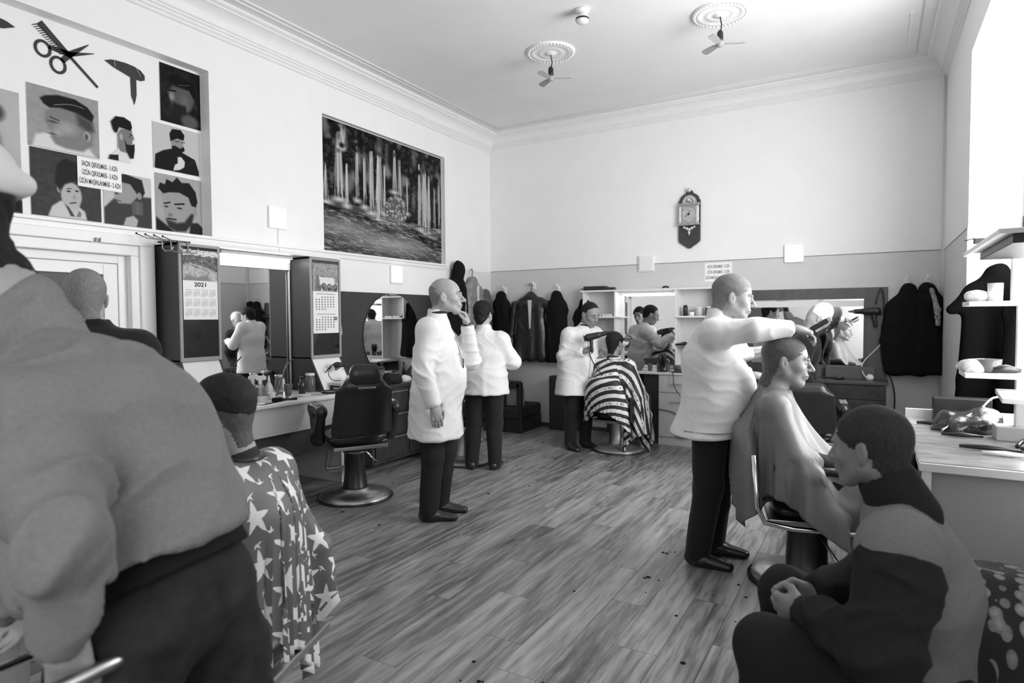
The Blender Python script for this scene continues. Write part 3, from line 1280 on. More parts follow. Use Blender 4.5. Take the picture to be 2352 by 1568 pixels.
# ------------------------------------------------------------------ pictures painted on fine grids
class Canvas:
    def __init__(s, w, h, bg=.5):
        s.w, s.h = w, h
        s.a = np.full((h, w), float(bg))
        s.X, s.Y = np.meshgrid((np.arange(w) + .5) / w, 1 - (np.arange(h) + .5) / h)
        s.asp = w / h

    def put(s, m, v):
        m = np.clip(m, 0, 1)
        s.a = s.a * (1 - m) + v * m
        return s

    def ell(s, cx, cy, rx, ry, v, soft=.04, rot=0.0):
        x, y = (s.X - cx) * s.asp, s.Y - cy
        c, n = math.cos(rot), math.sin(rot)
        x, y = x * c + y * n, -x * n + y * c
        d = (np.sqrt((x / (rx * s.asp)) ** 2 + (y / ry) ** 2) - 1) * min(rx, ry)
        return s.put(.5 - d / soft, v)

    def poly(s, pts, v, soft=.012):
        ins = np.zeros(s.a.shape, bool)
        n = len(pts)
        D = np.full(s.a.shape, 9.)
        for i in range(n):
            (x0, y0), (x1, y1) = pts[i], pts[(i + 1) % n]
            cond = ((y0 > s.Y) != (y1 > s.Y)) & (s.X < (x1 - x0) * (s.Y - y0) / (y1 - y0 + 1e-12) + x0)
            ins ^= cond
            dx, dy = (x1 - x0), (y1 - y0)
            t = np.clip(((s.X - x0) * dx + (s.Y - y0) * dy) / (dx * dx + dy * dy + 1e-12), 0, 1)
            D = np.minimum(D, np.hypot(s.X - x0 - t * dx, s.Y - y0 - t * dy))
        d = np.where(ins, -D, D)
        return s.put(.5 - d / soft, v)

    def line(s, p, q, w, v, soft=.008):
        dx, dy = q[0] - p[0], q[1] - p[1]
        t = np.clip(((s.X - p[0]) * dx + (s.Y - p[1]) * dy) / (dx * dx + dy * dy), 0, 1)
        d = np.hypot(s.X - p[0] - t * dx, s.Y - p[1] - t * dy) - w
        return s.put(.5 - d / soft, v)

    def noise(s, amp, f=40, seed=0):
        rs = np.random.RandomState(seed)
        n = rs.rand(f, f)
        iy = np.clip((1 - s.Y) * (f - 1.001), 0, f - 1.001)
        ix = np.clip(s.X * (f - 1.001), 0, f - 1.001)
        y0, x0 = iy.astype(int), ix.astype(int)
        fy, fx = iy - y0, ix - x0
        v = n[y0, x0] * (1 - fy) * (1 - fx) + n[y0 + 1, x0] * fy * (1 - fx) + n[y0, x0 + 1] * (1 - fy) * fx + n[y0 + 1, x0 + 1] * fy * fx
        s.a = s.a + amp * (v - .5)
        return s

    def build(s, name, M, W, H, parent, mask=None, gloss=.5):
        """colour-attribute grid, local x right, y up, M places it; values are display greys"""
        h, w = s.h, s.w
        xs, ys = np.linspace(0, W, w + 1), np.linspace(H, 0, h + 1)
        vx, vy = np.meshgrid(xs, ys)
        P = np.stack([vx, vy, np.zeros_like(vx)], -1).reshape(-1, 3)
        Mx = np.array(M)
        P = P @ Mx[:3, :3].T + Mx[:3, 3]
        idx = np.arange((h + 1) * (w + 1)).reshape(h + 1, w + 1)
        Q = np.stack([idx[1:, :-1], idx[1:, 1:], idx[:-1, 1:], idx[:-1, :-1]], -1)
        val = np.clip(s.a, 0, 1) ** 2.35 * .92
        if mask is not None:
            Q, val = Q[mask], val[mask]
        else:
            Q, val = Q.reshape(-1, 4), val.ravel()
        me = np_mesh(name, P, Q, False)
        at = me.color_attributes.new('print', 'FLOAT_COLOR', 'CORNER')
        c = np.ones((len(Q) * 4, 4), np.float32)
        c[:, :3] = np.repeat(val, 4)[:, None]
        at.data.foreach_set('color', c.ravel())
        key = 'printed_paper_%02d' % int(gloss * 100)
        if key not in _mc:
            m, nt, b = new_mat(key)
            n = nt.nodes.new('ShaderNodeVertexColor')
            n.layer_name = 'print'
            nt.links.new(n.outputs[0], b.inputs['Base Color'])
            b.inputs['Roughness'].default_value = gloss
            b.inputs['Specular IOR Level'].default_value = .12
            _mc[key] = m
        return link_mesh(name, me, _mc[key], parent)


# waterfall picture
c = Canvas(400, 265, .12)
c.noise(.28, 60, 1).noise(.22, 130, 2)
X, Y = c.X, c.Y
pool_top = .36 + .05 * np.sin(X * 5) + .02 * np.sin(X * 17)
c.put((Y < pool_top).astype(float) * .9, .32)
rs = np.random.RandomState(4)
for i in range(60):      # trees and rock faces
    x0, y0 = rs.rand(), .55 + .45 * rs.rand()
    c.ell(x0, y0, .01 + .03 * rs.rand(), .03 + .06 * rs.rand(), rs.choice([.05, .1, .42, .5]), .03)
for x0, w0, w1, y1, y0_, n_ in ((.04, .012, .05, .66, .36, 14), (.13, .03, .07, .93, .40, 36), (.16, .05, .02, .98, .8, 20), (.185, .01, .03, .7, .36, 12), (.26, .01, .03, .86, .42, 10), (.315, .02, .03, .8, .38, 16),
                         (.37, .025, .05, .86, .34, 30), (.43, .03, .08, .84, .30, 46), (.475, .01, .03, .78, .36, 14), (.56, .015, .05, .93, .56, 26), (.6, .02, .04, .86, .5, 16), (.665, .01, .03, .72, .4, 10),
                         (.79, .03, .05, .88, .28, 34), (.83, .03, .06, .84, .25, 44), (.875, .01, .04, .8, .22, 22), (.93, .01, .03, .72, .3, 8), (.975, .02, .03, .8, .3, 10)):
    for j in range(n_):
        a_, b_ = rs.rand() - .5, rs.rand() - .5
        xs_, xe_ = x0 + a_ * w0, x0 + (a_ * .7 + b_ * .3) * w1
        ya, yb = y1 - (y1 - y0_) * .25 * rs.rand() ** 2, y0_ + (y1 - y0_) * .35 * rs.rand()
        c.line((xs_, ya), (xe_, yb), .0008 + .0012 * rs.rand(), .45 + .5 * rs.rand(), .005)
    c.ell(x0, y0_ + .01, w1 * .6 + .01, .018, .8, .03)
for i in range(46):
    c.ell(rs.rand(), .78 + .22 * rs.rand(), .006 + .015 * rs.rand(), .012 + .02 * rs.rand(), rs.choice([.06, .3, .4]), .02)
c.poly([(.53, .3), (.47, .38), (.5, .5), (.58, .56), (.64, .5), (.66, .36), (.62, .28)], .4, .02)
for i in range(160):
    a = rs.rand() * 6.28
    r = rs.rand() ** .5
    c.ell(.57 + .09 * r * math.cos(a), .42 + .13 * r * math.sin(a), .006, .008, .25 + .6 * rs.rand(), .008)
c.poly([(.0, .36), (.2, .33), (.4, .3), (.52, .22), (.4, .28), (.2, .3), (.0, .33)], .08, .02)
c.poly([(.62, .3), (.8, .26), (.95, .2), (1, .2), (1, .1), (.85, .16), (.7, .22)], .06, .03)
for i in range(900):
    xx, yy = rs.rand(), .34 * rs.rand() ** .9
    c.line((xx, yy), (xx + .05 * rs.rand() + .01, yy - .012 * rs.rand()), .0016, rs.choice([.15, .3, .5, .62, .75]), .008)
c.ell(.55, .12, .22, .05, .66, .12)
c.ell(.15, .2, .14, .04, .6, .1)
t = empty('waterfall_picture', (XL - .058, F0, R0), 'large dark picture of waterfalls over a pool, filling the right-hand wall recess', 'picture')
def off(mb_loc):
    return Matrix.Translation(-Vector(mb_loc))
c.build('print', off((XL - .058, F0, R0)) @ on_left(XL - .056, F0 + .004, R0 + .004), F1 - F0 - .012, R1 - R0 - .012, t, gloss=.35)

# haircut posters; each is a print on paper of its own thickness in the other recess
PX = XL - .112


def poster(label, y0, y1, z0, z1, c, name='haircut_poster', mask=None, th=.003):
    base = (PX, y0, z0)
    t = empty(name, base, label, 'poster', group=None)
    if mask is None:
        MB(base).box(PX, PX + th, y0, y1, z0, z1).build('paper', mat('poster_paper', .8, .6), t)
    c.build('print', off(base) @ on_left(PX + th + .001, y0, z0), y1 - y0, z1 - z0, t, mask)
    return t


# boy in left profile with a shaved line
c = Canvas(120, 120, .62).noise(.05, 20, 1)
c.poly([(.05, 0), (.1, .2), (.3, .28), (.8, .2), (.95, 0)], .86, .05)
c.poly([(.24, .62), (.22, .45), (.3, .32), (.3, .2), (.36, .1), (.5, .06), (.75, .06), (.9, .2), (.92, .5), (.85, .7), (.5, .78)], .52, .05)
c.ell(.52, .4, .14, .1, .64, .12).ell(.4, .3, .06, .05, .66, .08)
c.poly([(.17, .8), (.22, .72), (.3, .68), (.45, .72), (.66, .7), (.9, .6), (.93, .72), (.84, .84), (.66, .92), (.42, .92), (.24, .86)], .12, .03)
c.poly([(.66, .7), (.9, .6), (.93, .45), (.84, .42), (.7, .5)], .3, .08)
for q in range(9):
    a0, a1 = q / 9, (q + 1) / 9
    c.line((.36 + .42 * a0, .74 + .08 * math.sin(a0 * 2.2)), (.36 + .42 * a1, .74 + .08 * math.sin(a1 * 2.2)), .005, .6)
c.ell(.82, .34, .05, .08, .7, .02).ell(.81, .33, .025, .05, .3, .03)
c.ell(.34, .46, .05, .012, .2, .03).ell(.31, .26, .04, .01, .25, .03).line((.3, .53), (.42, .5), .008, .15)
poster('upper left haircut poster of a child in profile with a shaved line', 2.03, 2.475, 2.675, 3.09, c)
# smiling boy with a high quiff
c = Canvas(120, 120, .27).noise(.05, 20, 2)
c.poly([(.22, 0), (.28, .16), (.4, .26), (.6, .24), (.75, .14), (.78, 0)], .8, .03)
c.poly([(.42, .34), (.44, .2), (.56, .06), (.66, .16), (.7, .34)], .75, .03)
c.ell(.56, .36, .15, .2, .72, .03).ell(.39, .44, .035, .06, .7, .02)
c.poly([(.33, .52), (.36, .8), (.48, .92), (.64, .88), (.7, .7), (.7, .56), (.62, .6), (.46, .52), (.4, .4)], .15, .04)
c.poly([(.46, .22), (.52, .17), (.6, .04), (.54, .04)], .3, .02).poly([(.62, .04), (.66, .14), (.7, .1), (.68, .04)], .5, .02).ell(.52, .42, .025, .012, .12, .015).ell(.64, .44, .022, .012, .12, .015).line((.54, .24), (.62, .26), .01, .3)
c.line((.5, .46), (.56, .465), .006, .2).ell(.6, .34, .02, .03, .6, .03)
poster('printed poster of a smiling boy with a high quiff and shirt collar', 2.035, 2.475, 2.215, 2.668, c)
# bearded man in right profile, cut out on white
c = Canvas(90, 120, .9)
c.poly([(.1, 0), (.12, .12), (.3, .26), (.5, .2), (.62, .08), (.66, 0)], .88, .02)
c.poly([(.0, 0), (.05, .1), (.3, .13), (.3, 0)], .15, .02)
c.poly([(.3, .6), (.3, .3), (.36, .22), (.6, .2), (.72, .3), (.74, .5), (.8, .56), (.74, .66), (.72, .74), (.4, .72)], .5, .03)
c.poly([(.1, .82), (.16, .66), (.22, .6), (.28, .62), (.34, .74), (.7, .72), (.74, .8), (.7, .92), (.5, .98), (.25, .96)], .1, .02)
c.poly([(.5, .52), (.56, .4), (.7, .4), (.8, .44), (.8, .3), (.76, .12), (.66, .1), (.54, .26)], .12, .02)
c.ell(.4, .54, .05, .07, .68, .02).line((.66, .64), (.74, .62), .01, .1).ell(.66, .58, .02, .01, .12, .02)
m_ = ~((c.a > .895) & (c.a < .905))
poster('cut-out print of a bearded man in right profile with slicked hair', 2.535, 2.775, 2.69, 3.03, c, mask=m_)
# man with lowered head holding his hand up
c = Canvas(95, 120, .78).noise(.03, 12, 3)
c.poly([(0, 0), (0, .3), (.2, .5), (.4, .52), (.7, .6), (1, .62), (1, 0)], .27, .04)
c.poly([(.2, .62), (.22, .5), (.3, .42), (.55, .44), (.7, .6), (.8, .8), (.7, .9), (.3, .88)], .62, .04)
c.poly([(.1, .86), (.12, .94), (.45, 1.), (.8, .94), (.86, .7), (.78, .56), (.68, .66), (.55, .82)], .17, .03)
c.poly([(.38, 0), (.44, .16), (.6, .22), (.7, .14), (.66, 0)], .7, .03)
c.ell(.74, .62, .05, .07, .6, .02).line((.2, .64), (.34, .66), .012, .15).ell(.26, .6, .03, .012, .15, .02).line((.24, .48), (.34, .47), .008, .25)
for q in range(12):
    c.line((.58 + .02 * q, .25), (.58 + .02 * q, .5), .004, .55)
poster('printed poster of a dark-haired man with lowered head and raised hand', 2.495, 2.845, 2.21, 2.6, c)
# dark portrait of a bearded man
c = Canvas(90, 120, .13).noise(.12, 14, 4)
c.poly([(0, 0), (.2, .1), (.6, .14), (1, .3), (1, 0)], .1, .05)
c.poly([(.18, .52), (.24, .42), (.28, .3), (.5, .2), (.75, .3), (.85, .5), (.8, .68), (.3, .66)], .36, .06)
c.ell(.28, .47, .06, .07, .55, .06).ell(.6, .42, .1, .12, .42, .1)
c.poly([(.3, .38), (.28, .22), (.45, .14), (.65, .2), (.62, .36), (.48, .36)], .14, .06)
c.poly([(.14, .72), (.2, .82), (.5, .86), (.8, .8), (.9, .62), (.84, .52), (.72, .66), (.4, .68)], .06, .03)
c.line((.44, .7), (.74, .76), .005, .4).ell(.72, .1, .22, .12, .36, .06).line((.2, .56), (.38, .58), .014, .1)
poster('printed dark portrait of a bearded man, upper right of the haircut posters', 2.937, 3.277, 3.08, 3.535, c)
# man in a suit, hand at chin, patterned ground
c = Canvas(110, 110, .8)
c.put(((np.floor(c.X * 44) + np.floor(c.Y * 38)) % 2) * .22, .5)
c.poly([(.02, .02), (.04, .3), (.2, .42), (.38, .5), (.6, .46), (.88, .36), (.96, .1), (.96, 0), (.05, 0)], .1, .02)
c.ell(.5, .64, .13, .16, .58, .03)
c.poly([(.36, .66), (.34, .82), (.4, .94), (.58, .96), (.66, .86), (.64, .74), (.5, .76), (.42, .7)], .08, .02)
c.poly([(.38, .56), (.4, .44), (.56, .42), (.66, .52), (.64, .6), (.56, .54), (.46, .58)], .1, .02)
c.poly([(.4, .02), (.44, .16), (.5, .2), (.5, .34), (.58, .36), (.66, .26), (.64, .14), (.54, .06)], .84, .02)
c.line((.46, .68), (.54, .69), .008, .12).line((.6, .69), (.66, .7), .008, .12).line((.72, .2), (.86, .32), .01, .22)
poster('printed poster of a suited man with hand at his chin on a chequered ground', 2.87, 3.265, 2.695, 3.055, c)
# spiky hair, three quarter face
c = Canvas(110, 130, .66).noise(.04, 10, 5)
c.poly([(0, .0), (.0, .24), (.2, .12), (.4, 0)], .12, .04)
c.poly([(.7, 0), (.74, .2), (.9, .22), (1, .14), (1, 0)], .16, .03)
c.poly([(.12, .66), (.14, .4), (.2, .2), (.36, .06), (.6, .08), (.8, .28), (.88, .5), (.8, .72), (.4, .76)], .62, .04)
c.poly([(.2, .22), (.26, .08), (.42, .02), (.62, .04), (.76, .18), (.82, .38), (.74, .36), (.6, .2), (.42, .17), (.3, .2)], .2, .05)
c.poly([(.06, .74), (.1, .84), (.2, .82), (.24, .92), (.36, .88), (.46, .98), (.56, .9), (.72, .92), (.86, .78), (.9, .6), (.86, .5), (.76, .52), (.7, .66), (.5, .72), (.3, .7), (.16, .66)], .11, .02)
c.line((.18, .49), (.3, .52), .012, .1).line((.4, .5), (.6, .53), .014, .1).ell(.22, .44, .035, .014, .15, .02).ell(.5, .44, .05, .014, .15, .02)
c.ell(.84, .42, .05, .08, .58, .03).ell(.3, .3, .04, .03, .45, .04).line((.24, .19), (.4, .18), .01, .3).line((.24, .235), (.42, .23), .014, .2)
poster('lower right haircut poster of a man with spiky hair and short beard', 2.877, 3.27, 2.205, 2.66, c)
# further poster at the left edge of the recess
c = Canvas(60, 120, .72).noise(.05, 8, 6)
c.ell(.3, .55, .4, .2, .4, .06).ell(.3, .8, .45, .12, .14, .04).poly([(0, 0), (0, .3), (.6, .35), (1, .1), (1, 0)], .1, .04)
poster('printed poster with pale ground at the far left of the haircut posters', 1.62, 1.985, 2.21, 3.0, c)

# comb and scissors cut-out
base = (PX, 2.08, 3.18)
t = empty('scissors_and_comb_sticker', base, 'black cut-out sticker of crossed comb and scissors over the boy posters', 'sticker')
stk = mat('black_vinyl', .015, .5)
b = MB(base)
def seg(y0, z0, y1, z1, w0, w1, b, d=.003):
    dx, dz = y1 - y0, z1 - z0
    L = math.hypot(dx, dz)
    nx, nz = -dz / L, dx / L
    b.prism([(y0 + nx * w0, z0 + nz * w0), (y0 - nx * w0, z0 - nz * w0), (y1 - nx * w1, z1 - nz * w1), (y1 + nx * w1, z1 + nz * w1)], 0, d, on_left(PX, 0, 0))
seg(2.12, 3.515, 2.30, 3.35, .022, .016, b)
seg(2.30, 3.35, 2.478, 3.19, .01, .009, b)
for i in range(15):
    f = i / 15
    yy, zz = 2.112 + f * .165, 3.50 - f * .148
    seg(yy, zz, yy - .036 + .004 * f, zz - .02, .0028, .002, b)
b.build('comb', stk, t)
b = MB(base)
for cy, cz, ry, rz in ((2.135, 3.345, .044, .05), (2.225, 3.265, .044, .052)):
    vs = []
    n = 24
    pts = [(cy + ry * math.cos(2 * PI * k / n), cz + rz * math.sin(2 * PI * k / n)) for k in range(n)]
    for k in range(n):
        seg(*pts[k], *pts[(k + 1) % n], .009, .009, b)
seg(2.17, 3.37, 2.3, 3.363, .014, .02, b)
seg(2.25, 3.30, 2.3, 3.363, .016, .02, b)
seg(2.3, 3.363, 2.425, 3.475, .02, .002, b)
seg(2.3, 3.363, 2.46, 3.425, .016, .002, b)
b.build('scissors', stk, t)
# hair-dryer cut-out, and the tip of a second one at the left
def dryer_sticker(dy, label, flip=False):
    base = (PX, 2.53 + dy, 3.14)
    b = MB(base)
    P = [(2.53, 3.405), (2.575, 3.425), (2.6, 3.43), (2.68, 3.435), (2.74, 3.43), (2.79, 3.415), (2.82, 3.385), (2.82, 3.35), (2.79, 3.335), (2.755, 3.335), (2.755, 3.22), (2.745, 3.17), (2.735, 3.14), (2.728, 3.17), (2.715, 3.2), (2.712, 3.34), (2.67, 3.352), (2.59, 3.375), (2.56, 3.39)]
    if flip:
        P = [(5.06 - y, z + .02) for y, z in P][::-1]
    b.prism([(y + dy, z) for y, z in P], 0, .003, on_left(PX, 0, 0))
    o = b.build('hair_dryer_sticker', stk, None)
    o.location = base
    tag(o, label, 'sticker')
    if flip:
        return
    b = MB(base)
    seg(2.597 + dy, 3.43, 2.603 + dy, 3.38, .002, .002, b, .0045)
    seg(2.76 + dy, 3.42, 2.79 + dy, 3.37, .0015, .0015, b, .0045)
    b.build('highlight', mat('sticker_grey', .35, .5), o)
dryer_sticker(0, 'black cut-out sticker of a hair dryer right of the scissors sticker')
dryer_sticker(-.55, 'black cut-out sticker of a hair dryer at the upper left corner', True)


def notice(base, M, label, s=1.0, name='price_notice', ink=.03):
    t = empty(name, base, label, 'sign')
    Mo = off(base) @ M
    MB().box(0, .3 * s, 0, .21 * s, 0, .002, Mo).build('paper', mat('notice_paper', .86, .6), t)
    im = mat('notice_ink_%d' % int(ink * 100), ink, .7)
    for i, txt in enumerate(('SAÇIN QIRXILMASI - 3 AZN', 'ÜZÜN QIRXILMASI - 3 AZN', 'ÜZÜN MAŞINLANMASI - 2 AZN')):
        text_mesh(txt, .05 * s, Mo @ Matrix.Translation((.15 * s, (.165 - .062 * i) * s, .0025)), 'lettering', im, t, sx=.40, bold=.0006)
    return t


notice((PX + .004, 2.322, 2.455), on_left(PX + .007, 2.322, 2.455), 'white price notice with three printed lines, stuck over the haircut posters')
notice((-1.76, YB - .006, 1.92), on_back(-1.76, YB - .005, 1.92), 'white price notice on the back wall above the white shelf unit', 1.05, ink=.12)
# ------------------------------------------------------------------ furniture
DARKW = mat('dark_brown_laminate', .03, .45, var=.2, scale=12, stretch=(1, 1, .2), bmp=.04)
DARKW2 = mat('worn_dark_veneer', .035, .4, var=.5, scale=9, stretch=(1, 4, 1))
MIDW = mat('grey_edge_trim', .3, .5)
LAM = mat('white_laminate', .78, .35, var=.02, scale=6)
CREAM = mat('cream_laminate', .62, .4, var=.03, scale=6)
CHROME = mat('chrome', .75, .15, 1.0)
DULL = mat('brushed_steel', .45, .35, 1.0, var=.1, scale=30)
BLEATH = mat('black_leatherette', .018, .32, var=.2, scale=20, bmp=.05, spec=.5)
BPLAS = mat('black_plastic', .015, .35, spec=.5)
WPLAS = mat('white_plastic', .8, .4)
MIRR = mat('mirror_glass', .86, .015, 1.0)
TOWEL = mat('white_towel', .78, .9, bmp=.3, scale=60)
GLASSY = mat('clear_glass', .7, .05, .0)
if True:
    _n = GLASSY.node_tree
    _b = _n.nodes['Principled BSDF']
    _b.inputs['Transmission Weight'].default_value = .85
    _b.inputs['IOR'].default_value = 1.3


def T(name, loc, label, cat, rotz=0.0, group=None):
    return empty(name, loc, label, cat, rotz, group)


# --- wall lamps (small square glowing panels)
for (M, base, on, lab) in (
        (on_left, (XL, 3.84, 2.335), True, 'lit square wall lamp between the two picture recesses'),
        (on_left, (XL, 5.49, 1.905), True, 'lit square wall lamp under the waterfall picture'),
        (on_back, (-.88, YB, 2.10), True, 'lit square wall lamp on the back wall at the paint line'),
        (on_back, (-2.58, YB, 2.07), False, 'unlit square wall lamp on the back wall above the white shelf unit')):
    t = T('wall_lamp', base, lab, 'lamp')
    Mo = off(base) @ M(*base)
    MB().box(0, .2, 0, .2, 0, .025, Mo).build('housing', WPLAS, t, bevel=.004)
    MB().box(.018, .185, .018, .185, .025, .032, Mo).build('diffuser', emit('lamp_panel_glow', 9.0) if on else WPLAS, t, bevel=.003)
b = MB((XL, 3.95, 2.34)).tube([(XL + .006, 3.95, 2.34), (XL + .006, 3.95, 2.2), (XL + .04, 3.945, 2.1), (XL + .04, 3.95, 2.08)], .004, 5)
tag(b.build('lamp_cord', WPLAS, None, loc=(XL, 3.95, 2.34)), 'thin pale cord running down from the lamp between the recesses', 'cord')

# --- left dressing unit: two tall glazed boxes, mirror between, light pelmet, worktop
XF = -4.5


def tall_box(y0, y1, zt, zb, label, extra):
    base = (XL, y0, zb)
    t = T('display_cabinet', base, label, 'cabinet')
    MB(base).box(XL + .002, XF, y0, y0 + .012, zb, zt).box(XL + .002, XF, y1 - .012, y1, zb, zt).box(XL + .002, XF, y0, y1, zt - .012, zt).box(XL + .002, XF, y0, y1, zb, zb + .012).box(XL + .002, XL + .01, y0, y1, zb, zt).build('carcass', DARKW, t)
    e = .022
    MB(base).box(XF, XF + .014, y0, y0 + e, zb, zt).box(XF, XF + .014, y1 - e, y1, zb, zt).box(XF, XF + .014, y0 + e, y1 - e, zt - e, zt).box(XF, XF + .014, y0 + e, y1 - e, zb, zb + e * 1.4).build('door_frame', MIDW, t, bevel=.002)
    MB(base).box(XF + .002, XF + .006, y0 + e, y1 - e, zb + e, zt - e).build('glass', mat('dark_door_mirror', .09, .04, .85), t)
    MB(base).box(XL + .02, XF - .02, y0 + .02, y1 - .02, zb + .3, zb + .308).build('shelf', MIDW, t)
    return t


tall_box(2.795, 3.135, 2.075, 1.18, 'tall dark glazed wall cabinet next to the door, with the large year calendar', 0)
tall_box(4.05, 4.425, 2.07, 1.13, 'tall dark glazed wall cabinet right of the big mirror, with the narrow calendar', 0)
# side return of the second cabinet: slanted dark panels down to the worktop
for y0, y1, zb, lab in ((2.795, 3.135, 1.18, 'dark slanted wing with white inner face under the left glazed cabinet'), (4.05, 4.425, 1.13, 'dark slanted wing with white inner face under the right glazed cabinet')):
    base = (XL, y0, .83)
    t = T('lower_wing', base, lab, 'cabinet')
    pr = [(0, .84), (.62, .84), (.3, zb), (0, zb)]
    M0 = Matrix(((1, 0, 0, XL + .003), (0, 0, -1, y0 + .016), (0, 1, 0, 0), (0, 0, 0, 1)))
    M1 = Matrix(((1, 0, 0, XL + .003), (0, 0, -1, y1), (0, 1, 0, 0), (0, 0, 0, 1)))
    pq = [(0, .84), (.45, .84), (.29, zb), (0, zb)]
    MB(base).prism(pq, 0, .016, M0).build('side_panel', DARKW, t)
    MB(base).prism(pq, 0, .016, M1).build('side_panel', DARKW, t)
    MB(base).add([(XL + .45, y0 + .016, .842), (XL + .45, y1 - .016, .842), (XL + .29, y1 - .016, zb - .002), (XL + .29, y0 + .016, zb - .002),
                  (XL + .438, y0 + .016, .842), (XL + .438, y1 - .016, .842), (XL + .278, y1 - .016, zb - .002), (XL + .278, y0 + .016, zb - .002)],
                 [(0, 1, 2, 3), (7, 6, 5, 4), (0, 4, 5, 1), (1, 5, 6, 2), (2, 6, 7, 3), (3, 7, 4, 0)]).build('front_panel', LAM, t)
# back board and mirror
base = (XL, 3.15, .85)
t = T('wall_mirror', base, 'large mirror between the two glazed cabinets above the white worktop', 'mirror')
MB(base).box(XL + .001, XL + .016, 3.14, 4.045, .85, 2.0).build('backing', DARKW, t)
MB(base).box(XL + .017, XL + .022, 3.15, 4.028, .85, 1.955).build('glass', MIRR, t)
MB(base).box(XL + .016, XL + .05, 3.14, 4.045, 1.955, 2.06).build('pelmet', LAM, t, bevel=.003)
base = (XL + .05, 3.3, 2.06)
t = T('tube_lamp', base, 'lit tube lamp under the pelmet board between the glazed cabinets', 'lamp')
MB(base).box(XL + .05, -4.5, 2.9, 4.43, 2.075, 2.095).build('top_board', LAM, t)
MB(base).box(XL + .07, XL + .16, 3.25, 3.98, 2.045, 2.073).build('housing', WPLAS, t)
MB(base).tube([(XL + .13, 3.27, 2.03), (XL + .13, 3.96, 2.03)], .016, 12).build('tube', emit('tube_glow', 16.0), t, smooth=True)
base = (-4.76, 4.036, .83)
b = MB(base).tube([(-4.76, 4.036, .83), (-4.76, 4.036, 1.95)], .011, 8)
tag(b.build('support_pole', CREAM, None, loc=base, smooth=True), 'thin pale pole standing on the white worktop before the mirror', 'pole')

# hooks over the first cabinet
base = (-4.55, 2.7, 2.08)
t = T('wire_hook_rack', base, 'rack of four bent wire coat hooks on top of the left glazed cabinet', 'rack')
MB(base).box(-4.66, -4.5, 2.74, 2.9, 2.076, 2.09).build('board', DARKW, t)
for i in range(4):
    y = 2.67 + .065 * i
    MB(base).tube([(-4.7, y - .06, 2.135), (-4.62, y - .03, 2.1), (-4.53, y, 2.085), (-4.49, y, 2.085), (-4.478, y, 2.06), (-4.478, y, 2.02), (-4.46, y + .01, 2.0), (-4.43, y + .03, 2.0), (-4.41, y + .04, 2.03)], .0045, 6).build('hook', DULL, t, smooth=True)
    MB(base).ball((-4.7, y - .06, 2.137), .008, 8, 6).build('hook_tip', BPLAS, t)

# calendars on the glass
def calendar(base, W, H, picfrac, c, label, title, months, year=None):
    t = T('calendar', base, label, 'calendar')
    Mo = off(base) @ on_left(*base)
    MB().box(0, W, 0, H, 0, .003, Mo).build('sheet', mat('calendar_paper', .78, .5), t)
    c.build('picture', Mo @ Matrix.Translation((0, H * (1 - picfrac), .004)), W, H * picfrac, t)
    if title:
        text_mesh(title[0], title[1], Mo @ Matrix.Translation((title[2], title[3], .0055)), 'title', mat('title_ink_%d' % int(title[4] * 100), title[4], .6), t, sx=title[5], bold=.001)
    g = MB()
    inkm = mat('calendar_ink', .22, .7)
    top = H * (1 - picfrac)
    if year:
        text_mesh(year, .045, Mo @ Matrix.Translation((W / 2, top - .03, .0035)), 'year', mat('notice_ink_3', .03, .7), t, sx=1.2, bold=.001)
        top -= .06
    rows, cols = months
    ch, cw = (top - .012) / rows, (W - .02) / cols
    rs_ = random.Random(3)
    for r in range(rows):
        for q in range(cols):
            x0, y0 = .01 + q * cw, top - (r + 1) * ch
            g.box(x0 + .1 * cw, x0 + .9 * cw, y0 + ch * .86, y0 + ch * .89, .003, .0036, Mo)
            n = 5 if rows > 2 else 6
            for a in range(n):
                for d in range(7):
                    if (a == 0 and d < 2) or (a == n - 1 and d > 3):
                        continue
                    px, py = x0 + cw * (.1 + .12 * d), y0 + ch * (.72 - .12 * a)
                    s = cw * .035 if rows > 2 else cw * .028
                    g.box(px - s, px + s, py - s * .8, py + s * .8, .003, .0036, Mo)
    g.build('date_grid', inkm, t)
    return t, Mo


c = Canvas(120, 90, .45)
c.noise(.25, 40, 7)
c.put((c.Y > .86 - .1 * np.abs(c.X - .5)).astype(float), .8)
c.poly([(0, 0), (0, .5), (.2, .58), (.5, .5), (.75, .42), (1, .3), (1, 0)], .72, .05).noise(.2, 25, 8)
c.poly([(0, 0), (.1, .2), (.4, .1), (.7, .22), (.8, 0)], .55, .08)
c.line((.25, .5), (.45, .42), .012, .25).line((.45, .42), (.7, .36), .008, .3)
t, Mo = calendar((XF + .008, 2.825, 1.5), .285, .53, .44, c, 'wall calendar for 2021 with a mountain photograph on the left glazed cabinet', ('KƏLBƏCƏR', .042, .20, .498, .85, .95), (3, 4), '2021')
c = Canvas(90, 75, .62)
c.noise(.3, 36, 9)
c.poly([(.2, .1), (.16, .5), (.3, .56), (.7, .56), (.85, .46), (.84, .2), (.6, .16), (.3, 0)], .88, .04)
c.poly([(.08, 0), (.12, .5), (.18, .62), (.24, .5), (.3, .0)], .5, .03)
for i, (a, b_) in enumerate(((.42, .18), (.64, .16), (.86, .14))):
    c.ell(a, b_, .09, .12, .3, .03).ell(a, b_ + .03, .04, .05, .7, .03)
t, Mo = calendar((XF + .008, 4.08, 1.365), .315, .655, .40, c, 'narrow wall calendar with three pictures and two month tables on the right glazed cabinet', ('ARABOGLU', .06, .158, .585, .12, .8), (2, 1), None)
g = MB()
